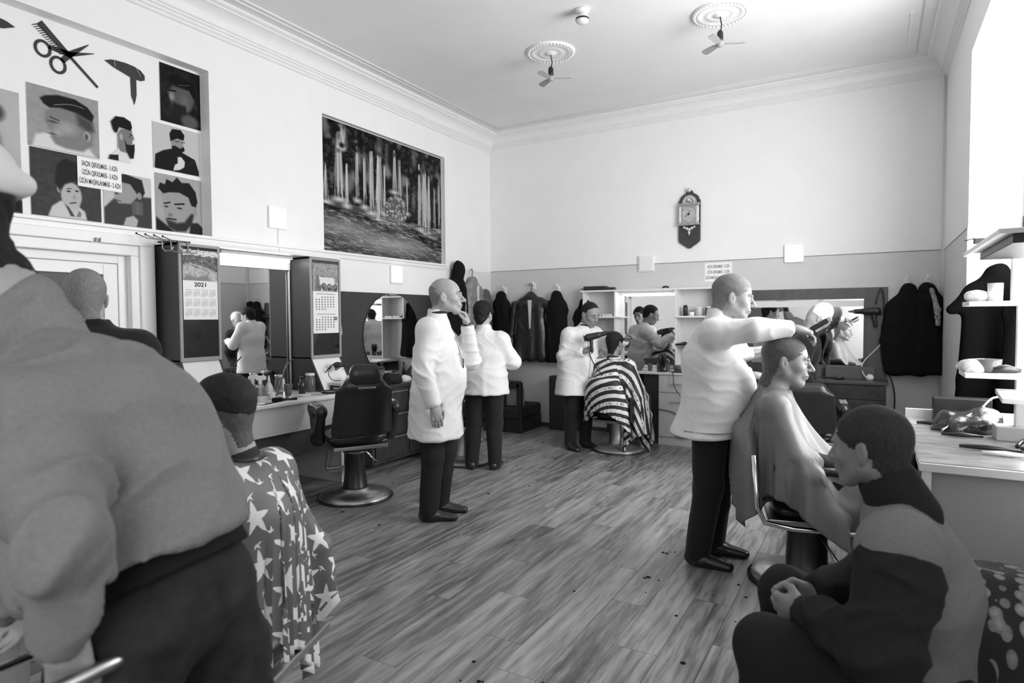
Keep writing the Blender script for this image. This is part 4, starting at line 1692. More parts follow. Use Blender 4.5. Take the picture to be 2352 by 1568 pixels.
for i in range(3):
    x0 = .045 + .085 * i
    g.box(x0, x0 + .055, .405, .455, .0045, .0056, Mo)
g.build('small_picture', mat('calendar_picture', .18, .6, var=.8, scale=60), t)
text_mesh('Kebab House', .03, Mo @ Matrix.Translation((.158, .535, .0055)), 'subtitle', mat('notice_ink_3', .03, .7), t, sx=.9)
bpy.data.objects.remove(t.children[-1])
MB().box(.26, .295, .12, .155, .0035, .006, Mo).build('date_marker', mat('marker_film', .2, .4), t)

# worktop, apron, drawer front
base = (-4.45, 3.1, 0)
t = T('worktop_counter', base, 'long white worktop counter under the big mirror, with dark drawer panel', 'counter')
MB(base).box(XL + .001, -4.12, 1.95, 4.2, .79, .83).build('worktop', LAM, t, bevel=.012)
MB(base).box(-4.19, -4.16, 1.98, 4.15, .56, .79).build('apron', CREAM, t, bevel=.003)
MB(base).box(-4.27, -4.24, 1.98, 4.15, .33, .56).build('drawer_front', mat('dark_panel', .08, .45, var=.1, scale=20), t, bevel=.003)
MB(base).box(XL + .001, XL + .015, 1.98, 4.15, 0, .79).build('back_panel', CREAM, t)
MB(base).box(XL + .001, -4.2, 4.12, 4.15, 0, .79).build('side_panel', CREAM, t)
MB(base).box(XL + .001, -4.2, 1.95, 1.98, 0, .79).build('side_panel', CREAM, t)

# --- things on the worktop (left)
def bottle(name, x, y, z, prof, m, label, cat='bottle', cap=None, capm=None, group=None, n=18):
    t = T(name, (x, y, z), label, cat, group=group)
    MB().lathe(prof, n=n).build('body', m, t, smooth=True)
    if cap:
        MB().lathe(cap, n=n).build('cap', capm or BPLAS, t, smooth=True)
    return t


WZ = .83
ribs = []
for i in range(9):
    ribs += [(.033, i * .014), (.037, i * .014 + .004), (.037, i * .014 + .01), (.033, i * .014 + .013)]


def spray(x, y, rz, label):
    t = T('spray_bottle', (x, y, WZ), label, 'bottle', rz)
    MB().lathe([(.034, 0)] + ribs + [(.03, .128), (.016, .145), (.014, .155)], n=24).build('body', mat('ribbed_steel', .5, .25, .9), t, smooth=False)
    b = MB().lathe([(.017, .152), (.017, .175), (.012, .18)], n=14)
    b.build('collar', WPLAS, t)
    b = MB().prism([(-.03, .175), (.045, .178), (.05, .2), (.03, .215), (-.02, .21), (-.036, .195)], -.011, .011, Matrix(((1, 0, 0, 0), (0, 0, -1, 0), (0, 1, 0, 0), (0, 0, 0, 1))))
    b.build('spray_head', WPLAS, t, bevel=.003)
    b = MB().prism([(.02, .178), (.035, .178), (.045, .15), (.036, .145)], -.005, .005, Matrix(((1, 0, 0, 0), (0, 0, -1, 0), (0, 1, 0, 0), (0, 0, 0, 1))))
    b.build('trigger', BPLAS, t)
    return t


spray(-4.42, 3.36, .6, 'ribbed metal spray bottle, the farther and left one of the pair on the worktop')
spray(-4.30, 3.34, .5, 'ribbed metal spray bottle, the nearer and right one of the pair on the worktop')
bottle('squeeze_bottle', -4.42, 3.52, WZ, [(.034, 0), (.036, .03), (.034, .09), (.02, .12), (.012, .14)], mat('milky_plastic', .7, .35), 'white squeeze bottle with pointed nozzle on the white worktop', cap=[(.014, .138), (.011, .155), (.004, .195)], capm=WPLAS)
bottle('glass_tumbler', -4.28, 3.6, WZ, [(.022, 0), (.024, .02), (.04, .12), (.037, .12), (.021, .02), (.0, .018)], GLASSY, 'clear flared glass tumbler on the white worktop', 'glass')
bottle('glass_jar', -4.6, 3.78, WZ, [(.045, 0), (.048, .02), (.048, .12), (.04, .135), (.04, .15)], GLASSY, 'wide glass jar at the foot of the mirror, left of the pale pole', 'jar', cap=[(.043, .148), (.043, .172)], capm=DULL)
bottle('glass_jar', -4.48, 4.02, WZ, [(.045, 0), (.048, .02), (.048, .12), (.04, .135), (.04, .15)], GLASSY, 'wide glass jar right of the pale pole on the worktop', 'jar', cap=[(.043, .148), (.043, .172)], capm=mat('milky_plastic', .7, .35))
bottle('brown_bottle', -4.43, 3.88, WZ, [(.03, 0), (.03, .09), (.014, .115), (.013, .135)], mat('brown_glass', .02, .1), 'small dark bottle in front of the pole on the worktop', cap=[(.015, .133), (.015, .16)])
bottle('white_jar', -4.34, 3.48, WZ, [(.03, 0), (.033, .015), (.033, .05), (.028, .06)], WPLAS, 'small white cream jar beside the spray bottles', 'jar')
t = T('tissue_box', (-4.3, 3.12, WZ), 'pale tissue box on the worktop behind the customer in the starred cape', 'box', .2)
MB().box(-.05, .05, -.06, .06, 0, .1).build('body', mat('pale_card', .72, .6), t, bevel=.003)
MB().lathe([(.02, .1), (.03, .12), (.012, .14), (.024, .155)], n=7).build('tissue', TOWEL, t)
t = T('sponge_block', (-4.24, 3.3, WZ), 'pale sponge block left of the black brush on the worktop', 'sponge', .1)
MB().box(-.035, .035, -.045, .045, 0, .05).build('body', mat('sponge', .6, .95, bmp=.5, scale=90), t, bevel=.008)
t = T('hair_brush', (-4.17, 3.42, WZ), 'black neck brush lying along the front edge of the worktop', 'brush', 1.35)
MB().box(-.06, .02, -.022, .022, .0, .035).build('bristles', mat('black_bristle', .012, .9, bmp=.6, scale=200), t, bevel=.01)
MB().tube([(.02, 0, .015), (.07, 0, .013), (.15, 0, .012)], .01, 8, rs=[.014, .009, .012]).build('handle', BPLAS, t, smooth=True)
t = T('comb', (-4.14, 3.3, WZ), 'thin dark comb on papers at the worktop edge', 'comb', 1.7)
b = MB().box(-.08, .08, .0, .008, .001, .005)
for i in range(26):
    b.box(-.078 + i * .006, -.075 + i * .006, -.014, 0, .001, .004)
b.build('teeth', BPLAS, t)
for i, (x, y, rz) in enumerate(((-4.22, 3.12, .3), (-4.17, 3.08, -.2), (-4.2, 3.2, .9))):
    plab = ('lowest loose white paper of the fan at the worktop edge', 'middle loose white paper of the fan at the worktop edge', 'topmost white paper of the fan, lying under the thin comb')[i]
    o = MB().box(-.08, .08, -.05, .05, .0, .0015).build('paper_sheet', mat('notice_paper', .86, .6), None, loc=(x, y, WZ + .001 + .002 * i), rotz=rz)
    tag(o, plab, 'paper', 'loose papers on the worktop')
t = T('oval_tray', (-4.24, 4.03, WZ), 'small oval dark-rimmed tray near the right end of the worktop', 'tray', .4)
MB().lathe([(.0, .003), (.07, .004), (.085, .02), (.078, .022), (.064, .009), (0, .008)], n=24, cap=False).build('body', BPLAS, t, smooth=True)
MB().lathe([(0, .01), (.055, .011)], n=20, cap=False).build('inlay', WPLAS, t)
bottle('white_dish', -4.27, 3.76, WZ, [(.03, 0), (.055, .012), (.052, .014), (.028, .004)], WPLAS, 'flat white dish in front of the brown bottle', 'dish')
for i in range(3):
    t = T('scissors', (-4.2 - .05 * i, 3.86 + .07 * i, WZ + .002), ('steel scissors lying nearest the worktop edge', 'steel scissors lying in the middle behind the nearest pair', 'steel scissors lying beside the oval tray')[i], 'scissors', .5 + i)
    b = MB()
    b.tube([(.012 * math.cos(a) - .05, .012 + .012 * math.sin(a), .003) for a in np.linspace(0, 6, 12)], .0025, 5, closed=True)
    b.tube([(.012 * math.cos(a) - .05, -.014 + .012 * math.sin(a), .003) for a in np.linspace(0, 6, 12)], .0025, 5, closed=True)
    b.build('handles', DULL, t)
    MB().prism([(-.04, .008), (0, .002), (.08, -.006), (0, -.003)], .001, .003).prism([(-.04, -.008), (0, -.002), (.08, .006), (0, .003)], .003, .005).build('blades', DULL, t)

# towels heap and small hair clipper on the left wing shelf
TS = mat('crumpled_towel', .8, .9, bmp=.35, scale=50)
def heap(name, label, loc, R, m, seed, cat='towel', flat=.45):
    rs_ = np.random.RandomState(seed)
    P = []
    for i in range(9):
        a = rs_.rand() * 6.28
        r = R * .55 * rs_.rand() ** .5
        P.append(EL((r * math.cos(a), r * math.sin(a), R * .25 * rs_.rand() + .02), R * np.array((.35 + .3 * rs_.rand(), .3 + .3 * rs_.rand(), flat * (.5 + .5 * rs_.rand()))), .02, rot3(a)))
    o = soft(name, P, R / 22, m, None, lambda F, X, Y, Z: np.maximum(F, -Z + 0 * F), lambda q: R * .06 * folds(q, seed, 3 / R * .35), loc=loc)
    return tag(o, label, cat)


heap('crumpled_towel', 'heap of crumpled white towels under the left glazed cabinet', (-4.36, 2.98, .84), .17, TS, 3, flat=.9)
heap('crumpled_towel', 'white towel lying right of the heap, under the black clipper', (-4.3, 3.16, .84), .10, TS, 5, flat=1.2)
t = T('hair_clipper', (-4.27, 3.1, .965), 'black hair clipper lying on the white towels', 'clipper', -.6)
MB().tube([(-.05, 0, .02), (0, 0, .03), (.05, 0, .02), (.1, 0, .005)], .02, 10, rs=[.03, .032, .026, .018]).build('body', BPLAS, t, smooth=True)
MB().tube([(.1, 0, .005), (.15, 0, -.02), (.2, .02, -.05)], .014, 8).build('handle', WPLAS, t, smooth=True)

# folding shelf in front of the right wing, with towel board, papers, cables
base = (-4.25, 4.25, .86)
t = T('side_shelf', base, 'small pale drop shelf with black bracket under the narrow calendar', 'shelf')
MB(base).box(-4.36, -4.08, 4.13, 4.47, .885, .91).build('shelf_board', CREAM, t, bevel=.004)
MB(base).box(-4.34, -4.32, 4.13, 4.15, .72, .885).box(-4.34, -4.32, 4.45, 4.47, .72, .885).box(-4.34, -4.12, 4.13, 4.15, .87, .885).build('bracket', BPLAS, t)
MB(base).box(-4.33, -4.1, 4.16, 4.44, .91, .918).build('paper', mat('notice_paper', .86, .6), t)
tag(heap('folded_cloth', 'folded white cloth on the drop shelf under the narrow calendar', (-4.2, 4.28, .918), .09, TS, 8, 'cloth', .25))
def cable(name, label, pts, r=.005, m=None, cat='cable'):
    pts = [Vector(p) for p in pts]
    out = []
    n = len(pts)
    for i in range(n - 1):
        p0, p1, p2, p3 = pts[max(i - 1, 0)], pts[i], pts[i + 1], pts[min(i + 2, n - 1)]
        for k in range(6):
            s = k / 6
            out.append(.5 * ((2 * p1) + (p2 - p0) * s + (2 * p0 - 5 * p1 + 4 * p2 - p3) * s * s + (-p0 + 3 * p1 - 3 * p2 + p3) * s ** 3))
    out.append(pts[-1])
    o = MB(pts[0]).tube(out, r, 6).build(name, m or BPLAS, None, loc=tuple(pts[0]), smooth=True)
    return tag(o, label, cat)


cable('power_cable', 'tangled black cable hanging over the right white wing', [(-4.42, 4.15, 1.0), (-4.36, 4.18, 1.07), (-4.38, 4.26, 1.08), (-4.36, 4.22, 1.02), (-4.36, 4.3, 1.05), (-4.37, 4.4, 1.03), (-4.33, 4.44, .97), (-4.3, 4.36, .93)], .006)
cable('power_cable', 'thin black cable looping down in front of the right white wing', [(-4.36, 4.17, 1.06), (-4.33, 4.1, 1.0), (-4.3, 4.12, .94), (-4.28, 4.2, .925)], .004)
cable('power_cable', 'black cable in front of the big mirror near the pale pole', [(-4.42, 3.78, 1.15), (-4.43, 3.72, 1.1), (-4.42, 3.66, 1.0), (-4.4, 3.6, .9), (-4.38, 3.56, .85)], .006)
heap('power_plug', 'black multi-way plug block on the right white wing', (-4.355, 4.25, 1.04), .05, BPLAS, 12, 'plug')

# towel hanging right of the second glazed cabinet
P = [RC((0, 0, 0), (0, .03, -.75), .035, .075, .05, (0, 1, 0), 1.6)]
o = soft('hanging_towel', [RC((0, 0, .0), (0, .04, -.6), .02, .032, .03, (0, 1, 0), 2.2), RC((0, .04, -.6), (0, .0, -.8), .032, .012, .03, (0, 1, 0), 1.6)], .01, mat('grey_towel', .45, .9, bmp=.3, scale=60), None, None, lambda q: .012 * waves(q, 2, 30, (1, 1, .1)), loc=(XL + .06, 4.52, 1.95))
tag(o, 'grey towel hanging on the side of the right glazed cabinet', 'towel')

# --- board with the oval mirror
base = (XL, 5.45, .84)
t = T('mirror_board', base, 'dark board with an oval mirror beyond the narrow calendar', 'mirror')
MB(base).box(XL + .001, XL + .02, 4.6, 6.28, .84, 1.785).build('board', DARKW, t, bevel=.002)
vs = []
n = 48
oy, oz, ry, rz = 5.5, 1.3, .475, .48
ell = [(oy + ry * math.cos(2 * PI * i / n), oz + rz * math.sin(2 * PI * i / n)) for i in range(n)]
MB(base).prism(ell, .0, .008, on_left(XL + .022, 0, 0)).build('oval_glass', MIRR, t)
MB(base).tube([(XL + .024, y, z) for y, z in ell], .006, 6, closed=True).build('rim', mat('rim_dark', .04, .4), t)
base = (-4.4, 5.3, 0)
t = T('drawer_chest', base, 'dark worn wooden drawer chest under the oval mirror', 'chest')
MB(base).box(XL + .001, -4.2, 4.53, 6.1, .06, .8).build('carcass', DARKW2, t, bevel=.004)
MB(base).box(XL + .001, -4.17, 4.5, 6.15, .8, .835).build('top', DARKW, t, bevel=.004)
for j in range(3):
    for k in range(2):
        y0 = 4.56 + .52 * k
        z0 = .1 + .23 * j
        d = MB(base).box(-4.2, -4.183, y0, y0 + .49, z0, z0 + .21).build('drawer', DARKW2, t, bevel=.003)
        MB(base).box(-4.183, -4.178, y0, y0 + .49, z0 + .195, z0 + .2).build('edge_line', MIDW, d)
BZ = .835
for i, (x, y, r, hh, v, lab) in enumerate((
        (-4.38, 4.72, .045, .09, 0, 'black bowl with a white brush at the left end of the dark chest'),
        (-4.5, 5.0, .03, .15, 1, 'clear bottle with dark neck on the dark chest, leftmost bottle'),
        (-4.42, 5.12, .05, .11, 2, 'squat clear jar on the dark chest'),
        (-4.46, 5.32, .018, .19, 3, 'slim dark bottle on the dark chest'),
        (-4.42, 5.46, .018, .2, 4, 'slim steel tube on the dark chest'),
        (-4.5, 5.6, .035, .13, 1, 'clear bottle behind the steel tube on the dark chest'),
        (-4.4, 5.72, .032, .12, 4, 'dented metal can on the dark chest beside the old barber'))):
    mm = [BPLAS, GLASSY, GLASSY, BPLAS, DULL][v]
    if v == 0:
        tt = bottle('bowl', x, y, BZ, [(.025, 0), (.045, .04), (.048, .08), (.044, .08), (.02, .01)], mm, lab, 'bowl')
        MB().tube([(0, 0, .03), (.03, .01, .11)], .006, 6).build('brush_handle', WPLAS, tt)
    else:
        bottle('bottle' if v != 2 else 'glass_jar', x, y, BZ, [(r, 0), (r, hh * .62), (r * .45, hh * .78), (r * .45, hh * .88)], mm, lab, 'bottle' if v != 2 else 'jar', cap=[(r * .5, hh * .86), (r * .5, hh)], capm=BPLAS if v < 4 else CHROME)
heap('black_cloth', 'crumpled black cloth on the front of the dark chest', (-4.27, 4.9, BZ), .13, mat('black_cloth', .015, .9), 21, 'cloth', .5)
heap('white_cloth', 'small white cloth beside the black cloth on the dark chest', (-4.27, 5.12, BZ), .06, TS, 22, 'cloth', .6)

# --- barber chairs
def barber_chair(label, loc, rotz, style=0, seat=.56, base_r=.3, headrest=True, back_top=None, back=True):
    """local +x is forward"""
    t = T('barber_chair', loc, label, 'chair', rotz)
    MB().lathe([(base_r, 0), (base_r, .015), (base_r * .97, .035), (base_r * .8, .05), (base_r * .4, .07), (.12, .085)], n=40).build('base', DULL if style != 1 else mat('worn_base', .3, .4, .6), t, smooth=True)
    MB().lathe([(base_r + .012, 0), (base_r + .015, .012), (base_r + .004, .02)], n=40, cap=False).build('rim', BPLAS, t, smooth=True)
    pm_ = BPLAS if style == 0 else (DULL if style == 1 else mat('dark_pillar', .05, .35, .6))
    if style == 0:
        MB().lathe([(.115, .07), (.1, .1), (.085, .22), (.08, seat - .2), (.095, seat - .19), (.095, seat - .14)], n=28).build('pedestal', pm_, t, smooth=True)
        for i in range(3):
            MB().lathe([(.098, seat - .185 + .03 * i), (.1, seat - .18 + .03 * i), (.098, seat - .175 + .03 * i)], n=28, cap=False).build('ring', CHROME, t)
    else:
        MB().lathe([(.125, .06), (.11, .07), (.105, seat - .16), (.115, seat - .14)], n=32).build('pedestal', pm_, t, smooth=True)
    MB().tube([(.05, -.1, seat - .2), (.12, -.2, seat - .3), (.18, -.26, seat - .33)], .009, 8).build('lever', CHROME, t, smooth=True)
    MB().box(-.22, .26, -.22, .22, seat - .13, seat - .1).build('seat_frame', DULL, t, bevel=.005)
    soft('seat', [RC((-.14, 0, seat - .05), (.2, 0, seat - .05), .06, .055, .02, (0, 1, 0), 4.0), RC((-.1, -.12, seat - .05), (-.1, .12, seat - .05), .06, .06, .05)], .014, BLEATH, t)
    if style in (0, 2):
        zz = back_top or (1.06 if style == 0 else .98)
        soft('backrest', [RC((-.25, 0, seat + .02), (-.34, 0, zz - .12), .05, .045, .05, (0, 1, 0), 5.0), RC((-.335, -.11, zz - .07), (-.335, .11, zz - .07), .05, .05, .06)], .014, BLEATH, t,
             lambda F, X, Y, Z: np.maximum(F, np.abs(Y) - (.285 - .25 * np.clip((Z - (zz - .2)) / .2, 0, 1) ** 2 * .5) + 0 * F) * 1.0)
        if headrest:
            soft('headrest', [RC((-.37, -.075, zz - .0), (-.37, .075, zz - .0), .05, .05, .03, (0, 0, 1), 1.7)], .012, BLEATH, t)
            MB().box(-.43, -.415, -.07, .07, zz - .105, zz - .09).build('headrest_bracket', CHROME, t, bevel=.003)
    for s in (-1, 1) if back else ():
        if style == 0:
            a = soft('armrest', [RC((-.16, s * .3, seat + .2), (.14, s * .3, seat + .19), .045, .05, .02, (0, 1, 0), .95), RC((.12, s * .3, seat + .18), (.0, s * .3, seat - .06), .045, .05, .05), RC((-.16, s * .3, seat + .17), (-.02, s * .3, seat - .04), .035, .05, .05)], .013, BLEATH, t)
            MB().box(-.1, .15, s * .3 - .03, s * .3 + .03, seat + .237, seat + .243).build('arm_plate', DULL, a, bevel=.003)
        elif style == 2:
            a = MB().tube([(-.3, s * .29, seat + .26), (-.28, s * .29, seat - .02), (-.24, s * .29, seat - .1), (-.1, s * .29, seat - .12), (.2, s * .29, seat - .12), (.25, s * .29, seat - .08), (.25, s * .29, seat + .15)], .014, 10).build('side_tube', CHROME, t, smooth=True)
            MB().tube([(-.2, s * .29, seat + .2), (.26, s * .29, seat + .19)], .024, 10).build('arm_pad', BLEATH, a, smooth=True)
        else:
            MB().box(-.25, .22, s * .27 - .02, s * .27 + .02, seat - .1, seat + .18).build('armrest', BLEATH, t, bevel=.02)
    # footrest
    MB().tube([(.22, -.16, seat - .12), (.42, -.16, .17), (.42, .16, .17), (.22, .16, seat - .12)], .013, 8).box(.34, .5, -.15, .15, .15, .165).build('footrest', DULL, t, smooth=False)
    if style == 1 and back:
        MB().box(-.29, -.23, -.22, .22, seat, seat + .36).build('backrest', BLEATH, t, bevel=.03)
    return t


barber_chair('empty black barber chair with round grey base, seen from behind by the white worktop', (-3.76, 3.84, 0), math.radians(148), 0, .57, .3)
barber_chair('barber chair on a steel column under the customer in the striped cape', (-2.47, 6.66, 0), math.radians(82), 1, .46, .29)
barber_chair('barber chair with chrome side tubes under the customer in the plain grey cape', (-.31, 3.85, 0), math.radians(12), 2, .5, .3, headrest=False, back_top=.86)
barber_chair('barber chair under the customer in the starred cape', (-1.92, 1.4, 0), math.radians(200), 1, .44, .28, back=False)
barber_chair('black padded barber chair before the brown mirror board, behind the seated customer', (-.52, 6.2, 0), math.radians(95), 0, .5, .28, headrest=False, back_top=.95)

# --- white shelf unit with mirror on the back wall
base = (-2.4, YB, 0)
UW = YB - .2
t = T('shelf_unit', base, 'white shelf unit with central mirror and open side shelves on the back wall', 'shelf unit')
b = MB(base).box(-3.3, -1.56, UW, YB - .006, 1.825, 1.845)
b.build('top_board', LAM, t, bevel=.002)
for xx in (-3.26, -2.83, -2.055, -1.585):
    z0 = 1.0 if xx == -3.26 else .87
    MB(base).box(xx - .01, xx + .01, UW + .01, YB - .006, z0 if xx != -3.26 else 1.49, 1.825).build('upright', LAM, t)
MB(base).box(-3.26, -1.575, YB - .018, YB - .007, .87, 1.825).build('back_panel', CREAM, t)
MB(base).box(-2.82, -2.065, YB - .024, YB - .019, .9, 1.78).build('mirror_panel', MIRR, t)
for (a, c_, z) in ((-3.27, -2.75, 1.49), (-2.055, -1.575, 1.49), (-2.1, -1.75, 1.16), (-2.055, -1.575, 1.16)):
    MB(base).box(a, c_, UW - .02, YB - .018, z, z + .02).build('shelf', LAM, t, bevel=.002)
t = T('tube_lamp', (-2.45, YB - .1, 1.78), 'lit tube lamp at the top of the white shelf unit', 'lamp')
MB().box(-.33, .33, -.02, .02, .012, .04).build('housing', WPLAS, t)
MB().tube([(-.31, 0, 0), (.31, 0, 0)], .013, 10).build('tube', emit('tube_glow', 16.0), t, smooth=True)
base = (-2.2, YB - .3, 0)
t = T('base_cabinet', base, 'white base cabinet with drawer and long worktop under the shelf unit', 'cabinet')
MB(base).box(-3.0, -1.285, YB - .5, YB - .006, .825, .85).build('worktop', LAM, t, bevel=.003)
MB(base).box(-2.18, -1.29, YB - .47, YB - .006, .0, .825).build('carcass', CREAM, t)
MB(base).box(-2.36, -2.19, YB - .46, YB - .44, .0, .825).build('dark_panel', DARKW, t)
MB(base).box(-3.0, -2.2, YB - .03, YB - .008, .0, .82).build('dark_back', DARKW, t)
for j, (z0, z1) in enumerate(((.62, .82), (.1, .61))):
    for k in range(2):
        x0 = -2.17 + .44 * k
        d = MB(base).box(x0, x0 + .43, YB - .488, YB - .47, z0, z1).build('drawer' if j == 0 else 'door', CREAM, t, bevel=.002)
        MB(base).tube([(x0 + .14, YB - .495, z1 - .1), (x0 + .14, YB - .51, z1 - .1), (x0 + .32, YB - .51, z1 - .1), (x0 + .32, YB - .495, z1 - .1)], .005, 6).build('handle', DULL, d)
# on top of the unit
t = T('clipper_case', (-3.12, YB - .12, 1.845), 'long black case on top of the white shelf unit', 'case', .05)
MB().box(-.15, .16, -.06, .06, 0, .055).build('body', BPLAS, t, bevel=.012)
MB().tube([(-.17, -.02, .02), (-.2, 0, .025), (-.17, .02, .02)], .006, 6).build('strap', BPLAS, t)
t = T('small_box', (-2.9, YB - .13, 1.845), 'small dark box beside the long black case', 'box')
MB().box(-.05, .05, -.04, .04, 0, .035).build('body', BPLAS, t, bevel=.003)
t = T('hair_clipper', (-2.2, YB - .12, 1.85), 'tiny dark clipper lying on the right part of the shelf unit top', 'clipper')
MB().tube([(-.04, 0, .01), (0, 0, .02), (.04, 0, .008)], .012, 8).build('body', BPLAS, t, smooth=True)
for i, (x, r, hh, mm, lab) in enumerate(((-1.96, .028, .13, BPLAS, 'black spray can, leftmost on the upper right shelf'),
                                         (-1.885, .032, .06, WPLAS, 'white tub beside the black can on the upper right shelf'),
                                         (-1.8, .04, .1, mat('grey_tub', .5, .4), 'stacked pale tubs in the middle of the upper right shelf'),
                                         (-1.69, .033, .11, BPLAS, 'dark jar at the right of the upper right shelf'),
                                         (-1.63, .02, .08, WPLAS, 'small white bottle at the right end of the upper right shelf'))):
    bottle('spray_can' if i == 0 else 'cosmetic_tub', x, YB - .12, 1.51, [(r, 0), (r, hh * .8), (r * .8, hh * .85)], mm, lab, 'can' if i == 0 else 'tub', cap=[(r * .85, hh * .85), (r * .85, hh)], capm=BPLAS if i in (0, 1) else WPLAS)
for i, (x, lab) in enumerate(((-3.1, 'flat white box on the left shelf of the white unit'), (-2.94, 'small flat box right of the white box on the left shelf'))):
    t = T('flat_box', (x, YB - .12, 1.51), lab, 'box')
    MB().box(-.07, .07, -.05, .05, 0, .03).build('body', CREAM, t, bevel=.002)
t = T('tray_of_combs', (-1.9, YB - .13, 1.18), 'dark tray of small tools on the lower right shelf', 'tray')
MB().box(-.09, .09, -.05, .05, 0, .012).build('tray', BPLAS, t, bevel=.003)
for i in range(4):
    MB().tube([(-.07 + .03 * i, -.03, .018), (-.04 + .03 * i, .03, .02)], .006, 6).build('tool', WPLAS if i % 2 else DULL, t)
# worktop things
t = T('woven_basket', (-2.5, YB - .34, .85), 'round grey basket on the back worktop right of the striped cape', 'basket')
MB().lathe([(.07, 0), (.1, .06), (.115, .11), (.108, .11), (.065, .01)], n=24).build('bowl', mat('grey_wicker', .16, .8, bmp=.6, scale=80), t)
for i in range(5):
    bottle('glass_tumbler', -2.34 + .055 * i - .03 * (i % 2), YB - .3 - .06 * (i % 2), .85, [(.022, 0), (.026, .09), (.024, .09), (.02, .006)], GLASSY, ('clear tumbler beside the grey basket, first of five', 'clear tumbler second from the grey basket', 'clear tumbler in the middle of the five by the basket', 'clear tumbler second from the clipper stand', 'clear tumbler next to the clipper stand')[i], 'glass')
t = T('clipper_stand', (-2.16, YB - .4, .85), 'black clipper stand with upright clippers on the back worktop', 'stand')
MB().lathe([(.06, 0), (.06, .015), (.02, .03), (.018, .08)], n=18).build('base', BPLAS, t)
for i in range(3):
    a = i * 2.1
    MB().tube([(.02 * math.cos(a), .02 * math.sin(a), .05), (.035 * math.cos(a), .035 * math.sin(a), .16), (.03 * math.cos(a), .03 * math.sin(a), .22)], .018, 8, rs=[.015, .022, .014]).build('clipper', BPLAS, t, smooth=True)
bottle('round_bowl', -1.98, YB - .35, .85, [(.04, 0), (.06, .04), (.058, .08), (.054, .08), (.04, .01)], GLASSY, 'frosted round glass bowl right of the clipper stand', 'bowl')
for i, lab in enumerate(('flat white tray on the back worktop beside the striped cape', 'flat black tray on the back worktop left of the right barber')):
    t = T('flat_tray', ((-2.65, -1.9)[i], YB - .42, .85), lab, 'tray')
    MB().box(-.12, .12, -.05, .05, 0, .015).build('body', (WPLAS, BPLAS)[i], t, bevel=.004)
cable('power_cable', 'black cable hanging from the back worktop over the white drawer', [(-2.1, YB - .42, .87), (-2.0, YB - .52, .85), (-1.98, YB - .53, .7), (-1.92, YB - .52, .6), (-1.85, YB - .52, .5), (-1.83, YB - .5, .42)], .005)
cable('power_cable', 'black cable across the white base cabinet down to the floor', [(-2.3, YB - .5, .42), (-2.1, YB - .5, .41), (-1.95, YB - .5, .36), (-1.93, YB - .5, .2), (-1.98, YB - .5, .15), (-1.92, YB - .5, .1), (-1.8, YB - .5, .12)], .005)
t = T('wall_socket', (-1.42, YB - .006, 1.74), 'blank white cover plate beside the white shelf unit', 'plate')
MB().box(-.06, .1, -.012, 0, -.06, .06).build('plate', mat('pale_plate', .62, .5), t, bevel=.004)

# --- brown mirror board, chest and dryer
BX0, BX1 = -1.3, .13
base = (-.6, YB, .8)
t = T('mirror_board', base, 'brown board with wide mirror on the back wall behind the right barber', 'mirror')
MB(base).box(BX0, BX1, YB - .03, YB - .006, .8, 1.80).build('board', mat('brown_board', .085, .5, var=.25, scale=14, stretch=(1, 1, .2)), t, bevel=.003)
MB(base).box(BX0 + .05, -.09, YB - .04, YB - .031, .97, 1.68).build('glass', MIRR, t)
MB(base).box(BX0 + .05, -.09, YB - .046, YB - .031, 1.6, 1.665).build('light_strip', mat('frosted_strip', .75, .4), t)
base = (-.2, YB - .3, 0)
t = T('drawer_chest', base, 'worn dark plank-fronted chest under the brown mirror board', 'chest')
MB(base).box(-1.25, .12, YB - .42, YB - .006, .05, .8).build('carcass', DARKW2, t, bevel=.004)
MB(base).box(-1.28, .14, YB - .45, YB - .006, .8, .83).build('top', mat('dark_wood_top', .07, .35), t, bevel=.004)
for i in range(5):
    MB(base).box(-.4, .115, YB - .438, YB - .42, .08 + .142 * i, .08 + .142 * i + .136).build('front_board', DARKW2, t, bevel=.003)
cable('power_cable', 'black cord hanging from the dryer down past the dark chest to the floor', [(.02, YB - .09, 1.62), (.06, YB - .06, 1.78), (.09, YB - .06, 1.7), (.1, YB - .05, 1.3), (.1, YB - .05, .95), (.16, YB - .06, .86), (.2, YB - .06, .7), (.2, YB - .06, .5), (.17, YB - .06, .42)], .007, cat='cord')
cable('power_cable', 'white cable crossing the right edge of the brown mirror', [(.14, YB - .05, 1.3), (.04, YB - .06, 1.16), (-.07, YB - .06, 1.03), (-.1, YB - .1, .95), (-.07, YB - .2, .87), (-.03, YB - .25, .86)], .006, WPLAS)


def hair_dryer(name, label, loc, R, m=BPLAS, cat='hair dryer', parent=None):
    """local: nozzle +x, handle -z"""
    t = T(name, loc, label, cat)
    if R is not None:
        t.rotation_euler = R
    soft('body', [RC((-.05, 0, 0), (.06, 0, 0), .042, .034, .01), RC((.06, 0, 0), (.15, 0, 0), .03, .024, .01)], .006, m, t)
    b = MB().add([(.145, -.02, -.018), (.145, .02, -.018), (.145, .02, .018), (.145, -.02, .018), (.215, -.038, -.006), (.215, .038, -.006), (.215, .038, .006), (.215, -.038, .006)], [(0, 1, 2, 3), (7, 6, 5, 4), (0, 4, 5, 1), (1, 5, 6, 2), (2, 6, 7, 3), (3, 7, 4, 0)])
    b.build('nozzle', m, t, bevel=.002)
    soft('handle', [RC((-.02, 0, -.02), (-.045, 0, -.15), .021, .018, .01)], .006, m, t)
    MB().lathe([(.03, 0), (.04, .004), (.04, .01)], n=18, M=Matrix.Translation((-.097, 0, 0)) @ Matrix.Rotation(PI / 2, 4, 'Y')).build('intake_grille', mat('dark_mesh_grille', .08, .5, .5), t)
    return t


